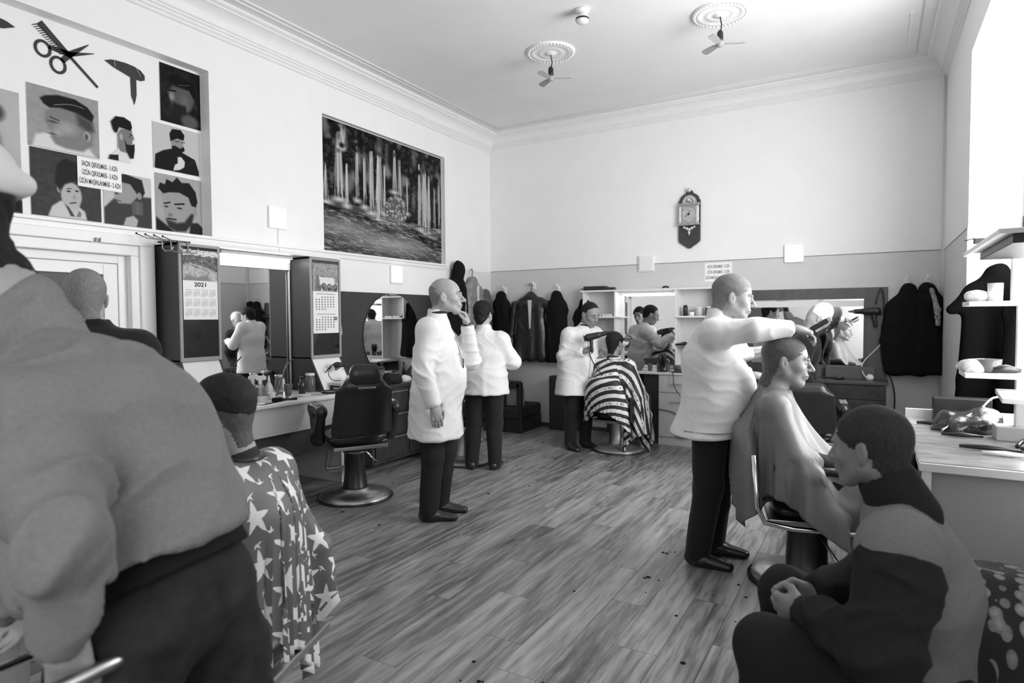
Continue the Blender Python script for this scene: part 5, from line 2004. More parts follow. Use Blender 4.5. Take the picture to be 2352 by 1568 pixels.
hair_dryer('hair_dryer', 'black hair dryer hanging nozzle-left on the brown mirror board', (-.02, YB - .08, 1.545), (0, 0, PI))
heap('white_plug', 'white plug adapter on the chest top under the brown board', (-.02, YB - .22, .83), .045, WPLAS, 31, 'plug', .8)
t = T('hair_brush', (-.36, YB - .3, .83), 'dark oval brush on the chest top', 'brush')
MB().tube([(-.1, 0, .015), (-.02, 0, .02), (.06, 0, .02), (.1, 0, .015)], .01, 8, rs=[.008, .01, .028, .014]).build('body', BPLAS, t, smooth=True)
t = T('mirror_ledge', (-.3, YB - .1, .83), 'low dark box on the chest against the mirror', 'box')
MB().box(-.14, .32, -.04, .05, 0, .13).build('body', mat('grey_box', .1, .5), t, bevel=.003)

# --- seats near the far corner
SOFA = mat('dark_stained_wood', .02, .45)
base = (-4.3, 7.0, 0)
t = T('armchair', base, 'low dark wooden armchair in the far left corner', 'chair')
MB(base).box(-4.7, -3.93, 6.98, 7.05, .58, .68).build('arm_rail', SOFA, t, bevel=.02)
MB(base).box(-3.99, -3.92, 6.98, 7.05, 0, .66).build('leg', SOFA, t, bevel=.01)
MB(base).box(-4.24, -4.17, 6.98, 7.05, 0, .66).build('leg', SOFA, t, bevel=.01)
MB(base).box(-4.7, -3.94, 6.95, 7.6, .18, .34).build('seat', mat('dark_seat_cloth', .03, .9), t, bevel=.03)
MB(base).box(-4.7, -3.94, 7.0, 7.6, .0, .18).build('base_panel', SOFA, t, bevel=.01)
MB(base).box(-4.2, -3.95, 7.05, 7.15, .34, .58).build('cushion', mat('pale_seat_cloth', .32, .9, var=.3, scale=30), t, bevel=.02)
MB(base).box(-4.72, -4.6, 6.95, 7.6, .34, .85).build('backrest', mat('dark_seat_cloth', .03, .9), t, bevel=.03)
base = (-3.55, 7.5, 0)
t = T('upright_panel', base, 'dark upright panel leaning at the back wall left of the dryer barber', 'panel')
MB(base).box(-3.76, -3.34, 7.46, 7.6, .0, .72).build('body', mat('dark_grey_panel', .035, .6), t, bevel=.02)

# --- clock
base = (-1.94, YB, 2.7)
t = T('wall_clock', base, 'ornate wooden wall clock with brass front, high on the back wall', 'clock')
Mo = off(base) @ on_back(*base)
pl = [(-.13, -.27), (-.12, -.3), (-.1, -.31), (-.08, -.33), (-.05, -.345), (-.02, -.37), (0, -.375), (.02, -.37), (.05, -.345), (.08, -.33), (.1, -.31), (.12, -.3), (.13, -.27), (.13, .2), (.115, .215), (.11, .24), (.08, .27), (.05, .285), (.03, .32), (0, .33), (-.03, .32), (-.05, .285), (-.08, .27), (-.11, .24), (-.115, .215), (-.13, .2)]
MB().prism(pl, .006, .03, Mo).build('back_board', mat('dark_clock_wood', .045, .35, var=.2, scale=10), t, bevel=.004)
MB().box(-.095, .095, -.08, .14, .03, .07, Mo).build('case', mat('aged_brass', .45, .35, .7, var=.3, scale=30), t, bevel=.004)
MB().prism([(.075 * math.cos(a), .03 + .085 * math.sin(a)) for a in np.linspace(0, 2 * PI, 33)[:-1]], .07, .073, Mo).build('dial', mat('silver_dial', .5, .35, .3, var=.25, scale=25), t)
MB().prism([(.014 * math.cos(a), .03 + .014 * math.sin(a)) for a in np.linspace(0, 2 * PI, 13)[:-1]], .073, .078, Mo).prism([(-.003, .03), (.003, .03), (.02, .075), (.015, .078)], .074, .077, Mo).prism([(-.003, .03), (.003, .034), (-.04, .0), (-.043, .005)], .074, .077, Mo).build('hands', BPLAS, t)
for s in (-1, 1):
    MB().tube([Mo @ Vector((s * .105, y, .06)) for y in (-.08, -.03, .03, .09, .14)], .014, 10, rs=[.012, .016, .014, .016, .012]).build('column', mat('pale_column', .7, .3), t, smooth=True)
for y in (-.09, .15):
    MB().box(-.125, .125, y - .012, y + .012, .03, .085, Mo).build('ledge', mat('aged_brass', .45, .35, .7), t, bevel=.003)
MB().prism([(.09 * math.cos(a), .165 + .1 * math.sin(a)) for a in np.linspace(0, PI, 17)], .03, .05, Mo).build('arched_hood', mat('aged_brass', .45, .35, .7), t, bevel=.003)
b = MB()
for k in range(9):
    a = PI * k / 8
    b.ball(Mo @ Vector((.06 * math.cos(a), .175 + .06 * math.sin(a), .055)), .013, 8, 6)
b.ball(Mo @ Vector((0, .2, .06)), .026, 10, 7)
b.build('scroll_ornament', mat('bright_brass', .7, .3, .8), t, smooth=True)
b = MB()
for x_, y_, r_ in ((-.06, -.12, .018), (-.03, -.135, .022), (0, -.15, .026), (.03, -.135, .022), (.06, -.12, .018), (0, -.185, .02), (0, -.21, .01)):
    b.ball(Mo @ Vector((x_, y_, .045)), r_, 10, 7)
b.build('lower_ornament', mat('bright_brass', .7, .3, .8), t, smooth=True)
MB().lathe([(.004, 0), (.02, .012), (.024, .03), (.01, .045), (.006, .06), (.0, .065)], c=(0, 0, 0), n=14, M=Mo @ Matrix.Translation((0, .29, .05)) @ Matrix.Rotation(-PI / 2, 4, 'X')).build('finial', mat('bright_brass', .7, .3, .8), t, smooth=True)

# --- ceiling: two medallions with small fans, one smoke detector
for i, (x, y, rz, lab) in enumerate(((-2.75, 5.53, .35, 'far'), (-1.165, 5.58, .15, 'near'))):
    base = (x, y, ZC)
    t = T('ceiling_medallion', base, ('round plaster ceiling rose above the left small fan', 'round plaster ceiling rose above the right small fan')[i], 'medallion')
    MB().lathe([(.235, 0), (.235, -.012), (.222, -.02), (.21, -.014), (.195, -.014), (.185, -.024), (.17, -.014), (.12, -.012), (.105, -.022), (.09, -.014), (.05, -.016), (.04, -.03), (0, -.032)], n=56, cap=False).build('rings', TRIMM, t, smooth=True)
    b = MB()
    for k in range(40):
        a = 2 * PI * k / 40
        b.ball((.213 * math.cos(a), .213 * math.sin(a), -.02), .009, 6, 5)
    b.build('beading', TRIMM, t)
    t = T('ceiling_fan', (x, y, ZC - .032), ('small three-blade ceiling fan, the left of the two', 'small three-blade ceiling fan, the right of the two')[i], 'fan', rz)
    MB().tube([(0, 0, 0), (.012, 0, -.07), (.005, 0, -.12)], .006, 6).build('cord', BPLAS, t)
    MB().lathe([(.012, -.11), (.025, -.13), (.027, -.19), (.024, -.2)], n=16).build('motor', BPLAS, t, smooth=True)
    MB().lathe([(.024, -.2), (.034, -.215), (.034, -.235), (.02, -.25), (0, -.255)], n=16).build('hub', mat('fan_grey', .34, .5), t, smooth=True)
    for k in range(3):
        a = 2 * PI * k / 3 + (.1, .25)[i]
        M = Matrix.Rotation(a, 4, 'Z') @ Matrix.Translation((0, 0, -.225)) @ Matrix.Rotation(.3, 4, 'X')
        MB().prism([(.03, -.012), (.07, -.026), (.19, -.032), (.21, -.02), (.21, .02), (.19, .032), (.07, .026), (.03, .012)], -.004, .004, M).build('blade', mat('fan_grey', .34, .5), t, bevel=.001)
t = T('smoke_detector', (-2.15, 4.92, ZC), 'white ceiling spotlight fitting at the top edge of the photo', 'lamp')
MB().lathe([(.06, 0), (.06, -.02), (.03, -.03)], n=24).build('base', WPLAS, t, smooth=True)
MB().lathe([(.03, -.028), (.034, -.05), (.055, -.062), (.055, -.1), (.035, -.115), (0, -.118)], n=24).build('head', WPLAS, t, smooth=True)
MB().lathe([(.056, -.074), (.058, -.082), (.056, -.09)], n=24, cap=False).build('slot', BPLAS, t)
# conduit stub on the ceiling right
t = T('cable_duct', (.25, 6.9, ZC - .0), 'thin cable duct on the ceiling near the right cornice', 'duct')
MB().box(-.012, .012, -.5, .2, -.012, 0).build('duct', TRIMM, t)

# --- coats on hooks
COATB = mat('black_coat_cloth', .009, .9, var=.2, scale=40, spec=.12)
COATL = mat('grey_leather_jacket', .22, .5, var=.4, scale=18)
COATS = mat('black_leather_coat', .02, .35, var=.2, scale=30)
COATT = mat('tweed_coat_cloth', .1, .9, var=.7, scale=120)


def hook(loc, rotz, label):
    t = T('coat_hook', loc, label, 'hook', rotz)
    MB().box(-.02, .02, -.01, 0, -.045, .045).build('plate', WPLAS, t, bevel=.003)
    MB().tube([(0, -.01, .015), (0, -.05, .02), (0, -.06, .045)], .007, 8).tube([(0, -.01, -.02), (0, -.045, -.03), (0, -.055, -.008)], .006, 8).build('prongs', WPLAS, t, smooth=True)
    MB().ball((0, -.06, .05), .014, 8, 6).build('knob', WPLAS, t)


for (x, z, lab) in ((-4.54, 1.885, 'white coat hook above the first dark coat from the corner'), (-4.07, 1.93, 'white coat hook above the leather coat on the hanger'), (-3.7, 1.885, 'white coat hook above the third coat from the corner'), (-3.28, 1.78, 'white coat hook above the coat behind the dryer barber'), (.30, 1.85, 'left of the two white hooks on the back wall by the pier'), (.475, 1.85, 'right of the two white hooks on the back wall by the pier')):
    hook((x, YB - .006, z), 0, lab)
hang_cloth('hanging_coat', 'black coat on a hook, nearest the corner on the back wall', 'coat', (-4.58, YB - .008, 1.88), 0, .34, .97, COATB, 1, sleeves=False, peak=.6)
hang_cloth('hanging_coat', 'black leather coat on a hanger with pale lining showing, back wall', 'coat', (-4.1, YB - .01, 1.86), 0, .62, .97, COATS, 2, peak=.35, shoulders=.85, open_=True, hanger=True)
hang_cloth('hanging_coat', 'black coat on a hook right of the leather coat on the hanger', 'coat', (-3.7, YB - .008, 1.86), 0, .34, .97, COATB, 3, sleeves=False, peak=.6)
hang_cloth('hanging_coat', 'dark coat mostly hidden behind the dryer barber', 'coat', (-3.3, YB - .008, 1.75), 0, .36, .85, COATB, 4, sleeves=False, peak=.6)
hang_cloth('hanging_coat', 'long black coat, left of the two by the pier on the back wall', 'coat', (.30, YB - .008, 1.82), 0, .36, .94, COATB, 5, sleeves=True, peak=.5, shoulders=.8)
hang_cloth('hanging_coat', 'dark coat with white-printed sleeve, right of the two by the pier', 'coat', (.47, YB - .008, 1.83), 0, .3, .94, COATB, 6, sleeves=False, peak=.5)
o = soft('printed_scarf', [RC((0, 0, 0), (.05, 0, -.2), .02, .028, .02), RC((.05, 0, -.2), (.06, 0, -.35), .028, .022, .02)], .008, mat('printed_cloth', .3, .7, var=1.0, scale=55), None, None, lambda q: .005 * waves(q, 3, 40), loc=(.50, YB - .14, 1.76))
tag(o, 'pale printed sleeve hanging beside the right coat by the pier', 'scarf')
hang_cloth('hooded_jacket', 'black hooded jacket hanging high on the left wall by the corner', 'jacket', (XL + .01, 6.72, 2.13), PI / 2, .44, 1.0, COATB, 7, hood=True, peak=.55)
hang_cloth('hanging_jacket', 'grey leather jacket on a dark hanger in the corner of the left wall', 'jacket', (XL + .01, 7.1, 2.06), PI / 2, .45, .7, COATL, 8, peak=.4, shoulders=.85, hanger=True, open_=True)
hang_cloth('hanging_coat', 'mottled tweed coat in the corner behind the barber seen from behind', 'coat', (XL + .01, 7.42, 1.9), PI / 2, .32, .95, COATT, 9, sleeves=False, peak=.6)
hang_cloth('hanging_coat', 'dark coat hidden behind the old barber on the left wall', 'coat', (XL + .03, 6.38, 1.98), PI / 2, .26, .9, COATB, 10, sleeves=False, peak=.5)

# --- right-hand station: desk in the window bay, shelf rack, hung coats
base = (.55, 4.3, 0)
t = T('desk', base, 'white laminate desk in the window bay, worn brown top', 'desk')
MB(base).box(.2, .97, 3.54, 5.1, .755, .795).build('worktop', LAM, t, bevel=.003)
MB(base).box(.205, .965, 3.55, 5.095, .795, .8).build('top_film', mat('worn_grey_top', .3, .25, var=.35, scale=7, stretch=(1, 3, 1)), t)
MB(base).box(.25, .97, 3.6, 3.64, .0, .755).build('front_panel', mat('pale_grey_board', .42, .6), t)
MB(base).box(.21, .245, 3.56, 5.08, .0, .755).build('side_panel', mat('dark_side_board', .1, .5), t)
MB(base).box(.21, .25, 3.545, 3.6, .0, .755).build('corner_post', LAM, t)
MB(base).box(.2, .97, 5.06, 5.1, .8, .86).build('back_lip', CREAM, t)
base = (.7, 4.4, .8)
t = T('shelf_rack', base, 'tall pale rack of staggered shelves standing on the desk at the right edge', 'shelf')
MB(base).box(.69, .74, 4.38, 4.43, .8, 1.85).build('post', CREAM, t, bevel=.004)
MB(base).box(.9, .95, 4.38, 4.43, .8, 1.85).build('post', CREAM, t, bevel=.004)
MB(base).box(.45, .97, 3.3, 4.5, 1.84, 1.862).build('shelf', LAM, t, bevel=.003)
MB(base).box(.5, .97, 3.32, 4.25, 1.80, 1.838).build('under_board', DARKW, t, bevel=.003)
MB(base).box(.45, .97, 4.2, 4.5, 1.55, 1.575).build('shelf', LAM, t, bevel=.003)
MB(base).box(.44, .97, 4.2, 4.5, 1.155, 1.18).build('shelf', LAM, t, bevel=.003)
MB(base).prism([(.56, 3.9), (.97, 3.7), (.97, 4.4), (.6, 4.4)], 1.06, 1.085).build('shelf', LAM, t, bevel=.003)
MB(base).box(.66, .69, 4.36, 4.42, 1.56, 1.84).build('inner_panel', CREAM, t)
MB(base).box(.60, .78, 4.33, 4.48, .8, .88).build('foot_block', mat('grey_block', .4, .6), t, bevel=.006)
bottle('white_mug', .58, 4.32, 1.575, [(.034, 0), (.036, .1), (.032, .1), (.03, .008)], WPLAS, 'white mug on the second shelf of the rack', 'mug')
heap('crumpled_towel', 'small white cloth left of the mug on the rack', (.5, 4.33, 1.575), .07, TS, 41, 'cloth', .4)
bottle('glass_bowl', .56, 4.33, 1.18, [(.04, 0), (.055, .02), (.06, .075), (.057, .075), (.04, .01)], GLASSY, 'glass tumbler on the third shelf of the rack', 'glass')
heap('plastic_bag', 'crumpled pale paper and bag on the third shelf of the rack', (.5, 4.34, 1.18), .09, mat('crumpled_bag', .5, .4, var=.5, scale=30), 42, 'bag', .35)
t = T('hair_clipper', (.63, 4.3, 1.18), 'black clipper lying right of the glass on the third shelf', 'clipper', .3)
MB().tube([(-.06, 0, .02), (0, 0, .025), (.07, 0, .016)], .02, 8, rs=[.016, .024, .014]).build('body', BPLAS, t, smooth=True)
t = T('sunglasses', (.5, 4.0, 1.863), 'pair of dark glasses on the top shelf of the rack', 'glasses', .3)
MB().prism([(-.06, -.01), (-.01, -.014), (-.008, .004), (-.06, .01)], .002, .03).prism([(.01, -.014), (.06, -.01), (.06, .01), (.008, .004)], .002, .03).tube([(-.06, 0, .03), (-.06, .1, .03)], .003, 5).tube([(.06, 0, .03), (.06, .1, .03)], .003, 5).build('frame', BPLAS, t)
heap('plastic_bag', 'shiny dark plastic bag of cables on the desk', (.5, 4.62, .802), .17, mat('shiny_black_film', .02, .18, bmp=.8, scale=18, spec=.8), 43, 'bag', .5)
t = T('dark_box', (.46, 4.98, .8), 'black box behind the plastic bag on the desk', 'box')
MB().box(-.11, .2, -.06, .07, 0, .16).build('body', BPLAS, t, bevel=.006)
cable('bag_cable', 'pale twisted cable lying across the plastic bag on the desk', [(.36, 4.45, .82), (.44, 4.55, .86), (.5, 4.58, .9), (.56, 4.64, .93), (.62, 4.7, .99), (.66, 4.75, 1.0)], .007, DULL)
for i, (x, y, L, rz, v, lab) in enumerate(((.27, 4.75, .2, .1, 0, 'black clipper handle at the far left of the desk'), (.33, 4.52, .22, .15, 0, 'black brush second from the far end of the desk'), (.37, 4.36, .22, .0, 0, 'black comb in front of the plastic bag'), (.42, 4.0, .3, -.1, 0, 'dark straight razor case in the middle of the desk'), (.5, 3.86, .24, -.08, 1, 'pale comb near the front of the desk'))):
    t = T('barber_tool', (x, y, .802), lab, 'tool', rz)
    MB().tube([(-.02, 0, .012), (L * .3, 0, .014), (L * .8, 0, .01)], .012, 8, rs=[.009, .014, .007]).build('body', (BPLAS, WPLAS)[v], t, smooth=True)
cable('power_cable', 'black cable coiled by the rack foot on the desk', [(.66, 4.12, .812), (.7, 4.2, .83), (.75, 4.15, .84), (.72, 4.05, .82), (.66, 4.05, .812)], .012)
hang_cloth('hanging_coat', 'long black coat hanging against the bright window side behind the rack', 'coat', (.78, 5.78, 1.87), 0, .56, 1.15, mat('deep_black_wool', .0035, .95, spec=.03), 12, sleeves=False, peak=.8, shoulders=.95)
hang_cloth('hanging_coat', 'second black coat in the bay, right of the long one', 'coat', (.93, 5.6, 1.75), 0, .3, 1.0, mat('deep_black_wool', .0035, .95, spec=.03), 13, sleeves=False, peak=.5)
heap('dark_bundle', 'black bundle of clothes at the foot of the coats in the bay', (.6, 5.45, .0), .34, COATB, 14, 'clothes', 1.9)
t = T('desk_clamp', (.2, 4.0, .68), 'dark metal fitting on the outer side of the desk', 'bracket')
MB().box(-.03, .0, -.15, .15, -.16, .1).build('plate', BPLAS, t, bevel=.004)
MB().tube([(-.03, .1, .02), (-.06, .1, .03), (-.06, .06, .03), (-.03, .06, .02)], .006, 6).build('ring', DULL, t)

# --- floral chair behind the seated man and ribbed stool edge
FLOR, nt, bb = new_mat('floral_throw')
tc = nt.nodes.new('ShaderNodeTexCoord')
vo = nt.nodes.new('ShaderNodeTexVoronoi')
vo.inputs['Scale'].default_value = 24
mp = nt.nodes.new('ShaderNodeMapping')
mp.inputs['Scale'].default_value = (1.2, 1.0, .5)
mp.inputs['Rotation'].default_value = (.4, .3, .5)
nt.links.new(tc.outputs['Object'], mp.inputs[0])
nt.links.new(mp.outputs[0], vo.inputs['Vector'])
dd = NX(nt, vo.outputs['Distance'])
n1 = noise(nt, 3.2, 2)
n2 = noise(nt, 40, 3)
leaf = dd.lt(.47) * n1.gt(.43)
to_col(nt, mixcol(nt, leaf, .012, (n2 * .35 + .18) - dd * .35), bb)
bb.inputs['Roughness'].default_value = .8
base = (.33, 2.3, 0)
t = T('floral_armchair', base, 'low chair with a dark floral throw behind the seated man at right', 'chair')
soft('throw', [RC((-.06, .0, .28), (.04, 0, .28), .22, .22, .05, (0, 1, 0), 1.25), RC((-.06, .1, .52), (.07, .1, .52), .2, .19, .1, (0, 1, 0), 1.3)], .014, FLOR, t,
     lambda F, X, Y, Z: np.maximum(np.maximum(F, Z - .80 + 0 * F), .04 - Z + 0 * F), lambda q: .012 * waves(q, 8, 12, (1, 1, .4)))
for sx, sy in ((-.1, -.2), (-.1, .25)):
    MB().box(sx - .02, sx + .02, sy - .02, sy + .02, 0, .3).build('leg', SOFA, t)
base = (.0, 1.62, 0)
t = T('waiting_bench', (.08, 2.02, 0), 'dark bench with ribbed cloth seat under the seated man at right', 'bench')
MB().box(-.22, .42, -.3, .3, .3, .42).build('seat', mat('dark_seat_cloth', .03, .9), t, bevel=.03)
b = MB()
for i in range(26):
    b.box(-.22 + .0243 * i, -.208 + .0243 * i, -.312, -.3, .32, .41)
b.build('ribbed_edge', mat('ribbed_grey_cloth', .09, .9), t)
for sx in (-.18, .38):
    for sy in (-.25, .25):
        MB().box(sx - .02, sx + .02, sy - .02, sy + .02, 0, .3).build('leg', SOFA, t)

# --- near left: metal-armed chair the man leans on, grey screen
t = T('padded_panel', (-2.0, .69, .9), 'plain grey padded panel at the left edge behind the bending man', 'panel')
t.rotation_euler = (0, 0, math.radians(30))
MB().prism([(-.5, -.5), (.1, -.5), (.13, .3), (.145, .49), (.145, .54), (.07, .62), (-.1, .76), (-.5, .9)], -.02, .02, Matrix(((1, 0, 0, 0), (0, 0, -1, 0), (0, 1, 0, 0), (0, 0, 0, 1)))).build('panel', mat('grey_panel_cloth', .2, .8), t, bevel=.01)
t = T('metal_arm_chair', (-1.3, .62, 0), 'dark chair with pale metal arm rails at the lower left corner', 'chair')
MB().box(-.1, .32, -.02, .4, .42, .5).build('seat', BLEATH, t, bevel=.03)
for x0, y0, x1, y1, z0, z1 in ((.11, -.01, .19, -.3, .894, .915), (-.25, .07, -.22, -.12, .773, .80)):
    pass
MB().tube([(.145, .02, .90), (.165, -.06, .905), (.2, -.25, .92)], .013, 10).build('arm_rail', DULL, t, smooth=True)
MB().tube([(.14, -.0, .89), (.14, -.0, .6), (.14, 0, 0)], .014, 8).build('leg', DULL, t, smooth=True)
MB().tube([(.175, -.25, .915), (.17, -.24, .6), (.16, -.22, 0)], .014, 8).build('leg', DULL, t, smooth=True)
MB().tube([(-.25, .07, .773), (-.225, -.03, .795), (-.2, -.2, .81)], .009, 10).build('arm_rail', CHROME, t, smooth=True)
MB().tube([(-.25, .06, .77), (-.25, .06, 0)], .012, 8).build('leg', DULL, t, smooth=True)
MB().tube([(-.2, -.19, .805), (-.2, -.19, 0)], .012, 8).build('leg', DULL, t, smooth=True)
# ------------------------------------------------------------------ the people
JEANS = mat('dark_denim', .022, .85, var=.6, scale=14, bmp=.12)
SWEAT = mat('grey_knit_sweater', .2, .95, var=.12, scale=110, bmp=.15)
NAVY = mat('dark_fleece', .02, .95, var=.2, scale=90, bmp=.1)
GREYV = mat('grey_wool_jacket', .2, .95, var=.12, scale=90, bmp=.1)
SHIRT = mat('dark_shirt_cloth', .03, .8)


def rad(d): return math.radians(d)


# old barber, profile right, hand at his mouth
old, K5 = person('old bald barber in a long white coat, hand at his mouth, standing mid-room', (-2.84, 3.75, 0), rad(33),
    dict(pel=(0, 0, .93), che=(.01, 0, 1.24), nek=(.014, 0, 1.505), head=(.09, 0, 1.66),
         sL=(.02, .175, 1.40), eL=(.27, .17, 1.16), wL=(.245, .09, 1.44),
         sR=(-.03, -.185, 1.41), eR=(-.07, -.275, 1.12), wR=(.01, -.295, .885),
         hL=(.02, .08, .9), kL=(.06, .09, .48), aL=(.02, .10, .09), hR=(-.02, -.08, .9), kR=(-.02, -.09, .48), aR=(-.05, -.1, .09), fL=-.1, fR=0.0),
    dict(rot=(-.1, -.03, 0), style='bald', thick=.0025, S=1.12, nose=1.1, fat=.95),
    skin=.34, hair=.2, hand=dict(R=dict(n=(-.2, .9, 0), t=(1, 0, .1), d=(.18, .05, -.98), curl=.35, S=1.15), L=dict(S=1.15, d=(-.30, -.12, .93), n=(-.9, -.3, -.2), t=(-.3, -.6, .3), curl=.75)),
    coat=dict(hem=.62, w=.026, flare=.03, inner=SHIRT, seed=3, amp=.014), trousers=dict(mat=mat('charcoal_trousers', .018, .85), w=.02), belly=.03, h=.009, hh=.0048)
b = MB().tube([K5['wL'] + nrm(K5['wL'] - K5['eL']) * .012 + .036 * (V(1, 0, 0.3) * math.cos(a) + V(0, 1, 0) * math.sin(a)) for a in np.linspace(0, 2 * PI, 19)[:-1]], .009, 8, closed=True)
b.build('wristwatch', BPLAS, old, smooth=True)
b = MB()
for i in range(4):
    b.prism([(.008 * math.cos(a), .008 * math.sin(a)) for a in np.linspace(0, 2 * PI, 9)[:-1]], 0, .004, Matrix.Translation((.205 + .004 * i, -.035, 1.3 - .14 * i)) @ Matrix.Rotation(PI / 2, 4, 'Y'))
b.build('coat_button', mat('coat_button', .3, .4), old)
MB().box(.208, .216, -.09, -.075, 1.13, 1.2).build('pocket_pen', BPLAS, old)

# barber with his back to us
person('dark-haired barber in a short white jacket seen from behind, left of the coats', (-3.33, 5.2, 0), rad(112),
    dict(pel=(0, 0, .9), che=(.02, 0, 1.14), nek=(.02, .01, 1.375), head=(.06, .02, 1.53), sL=(0, .165, 1.27), eL=(.06, .27, 1.05), wL=(.26, .14, 1.12),
         sR=(0, -.165, 1.27), eR=(.06, -.27, 1.06), wR=(.26, -.13, 1.14), hL=(0, .09, .88), kL=(.02, .11, .47), aL=(-.02, .13, .09), hR=(0, -.09, .88), kR=(.02, -.09, .47), aR=(-.02, -.1, .09)),
    dict(rot=(-.35, .25, 0), style='short', thick=.012), skin=.35, hair=.012,
    hand=dict(L=dict(n=(0, -1, 0), t=(0, 0, 1), curl=.6), R=dict(n=(0, 1, 0), t=(0, 0, 1), curl=.6)),
    coat=dict(hem=.75, w=.03, seed=7, flare=.02, amp=.014), trousers=dict(w=.018), h=.011, hh=.007)

BACK_ = bpy.data.objects['person.001']
# barber with the dryer
b7, K7 = person('barber in a belted white coat blow-drying beside the hung coats, head bowed', (-2.93, 6.5, 0), rad(-32),
    dict(pel=(0, 0.02, .93), che=(.02, .06, 1.17), nek=(.05, .09, 1.37), head=(.12, .12, 1.53), sR=(.02, -.10, 1.29), eR=(.0, -.16, 1.07), wR=(.22, -.05, 1.12),
         sL=(.02, .25, 1.30), eL=(.18, .36, 1.12), wL=(.36, .42, 1.24), hL=(0, .09, .9), kL=(.02, .13, .48), aL=(-.02, .14, .09), hR=(0, -.07, .9), kR=(.02, -.06, .48), aR=(-.02, -.06, .09)),
    dict(rot=(.1, .38, 0), style='receded', thick=.004, S=1.1), skin=.25, hair=.012,
    hand=dict(R=dict(n=(.3, .8, -.2), t=(.2, 0, 1), curl=1.1, d=(.75, .45, .35)), L=dict(n=(.2, -.3, -1), t=(.4, -.9, .1), curl=.6)),
    coat=dict(hem=.63, w=.03, inner=SHIRT, seed=9, flare=.04, amp=.013), trousers=dict(w=.018), belly=.02, h=.011, hh=.0055)
def w_of(root, p):
    c_, s_ = math.cos(root.rotation_euler.z), math.sin(root.rotation_euler.z)
    return (root.location[0] + c_ * p[0] - s_ * p[1], root.location[1] + s_ * p[0] + c_ * p[1], root.location[2] + p[2])
hd = w_of(b7, (.31, -.0, 1.19))
hair_dryer('hair_dryer', 'black hair dryer held by the barber beside the striped cape', (hd[0] + .02, hd[1] - .02, hd[2] + .1), (0, rad(-14), rad(22)))
cable('power_cable', 'black cord falling from the held dryer behind the striped cape', [(hd[0] - .01, hd[1] - .04, hd[2] - .07), (hd[0] + .04, hd[1] - .05, hd[2] - .18), (hd[0] + .12, hd[1] - .02, hd[2] - .3), (hd[0] + .16, hd[1] + .2, .7)], .006, cat='cord')
MB().tube([(.145 * math.cos(a), .02 + .2 * math.sin(a), .93) for a in np.linspace(0, 2 * PI, 25)[:-1]], .012, 6, closed=True).build('coat_belt', WHITE, b7, smooth=True)

# right barber, arm out
b9, K9 = person('grey-haired barber in a white tunic reaching out his arm with clippers, at right', (-.83, 3.9, 0), rad(14),
    dict(pel=(-.01, 0, .93), che=(-.03, 0, 1.23), nek=(.018, 0, 1.49), head=(.10, 0, 1.615),
         sR=(-.01, -.185, 1.40), eR=(.2, -.235, 1.425), wR=(.40, -.2, 1.43),
         sL=(-.02, .185, 1.39), eL=(.0, .26, 1.14), wL=(.22, .21, 1.13),
         hL=(.02, .08, .9), kL=(.03, .1, .48), aL=(.0, .11, .09), hR=(-.03, -.09, .9), kR=(-.04, -.1, .48), aR=(-.10, -.1, .09), fL=-.15, fR=-.3),
    dict(rot=(.0, .16, 0), style='short', thick=.004, S=1.1, fat=1.1, nose=1.05), skin=.25, hair=.19,
    hand=dict(R=dict(d=(.93, .1, -.2), n=(.1, .3, -.95), t=(.0, .9, .2), curl=.65, S=1.12), L=dict(d=(.9, .1, -.1), n=(0, -.2, -1), t=(0, -1, .1), curl=.4)),
    coat=dict(hem=.79, w=.024, seed=5, flare=.035, mat=WHITE2, amp=.010, name='white_tunic', cuff=.0, hx=-.04), trousers=dict(w=.022), belly=.048, h=.009, hh=.0045)
b = MB().tube([K9['wR'] + V(.005, .036 * math.cos(a), .036 * math.sin(a)) for a in np.linspace(0, 2 * PI, 19)[:-1]], .007, 8, closed=True)
b.build('dark_cuff', BPLAS, b9, smooth=True)
hp = w_of(b9, (.545, -.17, 1.45))
t = T('hair_clipper', hp, 'dark clipper with pale head held out by the grey-haired barber', 'clipper')
t.rotation_euler = (0, rad(-32), rad(10))
MB().box(-.05, .045, -.016, .016, -.014, .014).build('body', BPLAS, t, bevel=.005)
MB().box(.045, .066, -.018, .018, -.013, .013).build('blade_head', DULL, t, bevel=.002)
t = T('comb', (hp[0] + .01, hp[1] - .035, hp[2] - .04), 'dark comb under the clipper in the hand of the grey-haired barber', 'comb')
t.rotation_euler = (0, rad(-30), rad(8))
b = MB().box(-.07, .06, -.003, .003, 0, .01)
for i in range(16):
    b.box(-.065 + i * .0075, -.061 + i * .0075, -.002, .002, -.016, 0)
b.build('teeth', BPLAS, t)

def hit(prims, p, d):
    p, d = np.array(p, float), nrm(np.array(d, float))
    for _ in range(60):
        q = sdf_pts(prims, p[None])[0]
        p = p + d * q
        if abs(q) < 1e-3:
            break
    return p


def seams(root, K, lines, w, belly, hem, flare, v=.3, hx=0.0):
    """thin stitched seams laid on a coat: each line is (points, direction)"""
    P = limbs(K, w, belly=belly, legs='', arms='')
    pel = K['pel']
    up = nrm(K['che'] - pel)
    lat = nrm(K['sL'] - K['sR'])
    P.append(RC(pel, (pel[0] + hx, pel[1], hem - .03), .135 + w + belly * .5, .14 + w + flare + belly * .4, .06, nrm(lat - up * (lat @ up)), 1.28))
    for pts, d in lines:
        q = [hit(P, p, d) - nrm(np.array(d, float)) * .006 for p in pts]
        MB().tube(q, .0035, 5).build('seam', mat('coat_seam', v, .8), root)


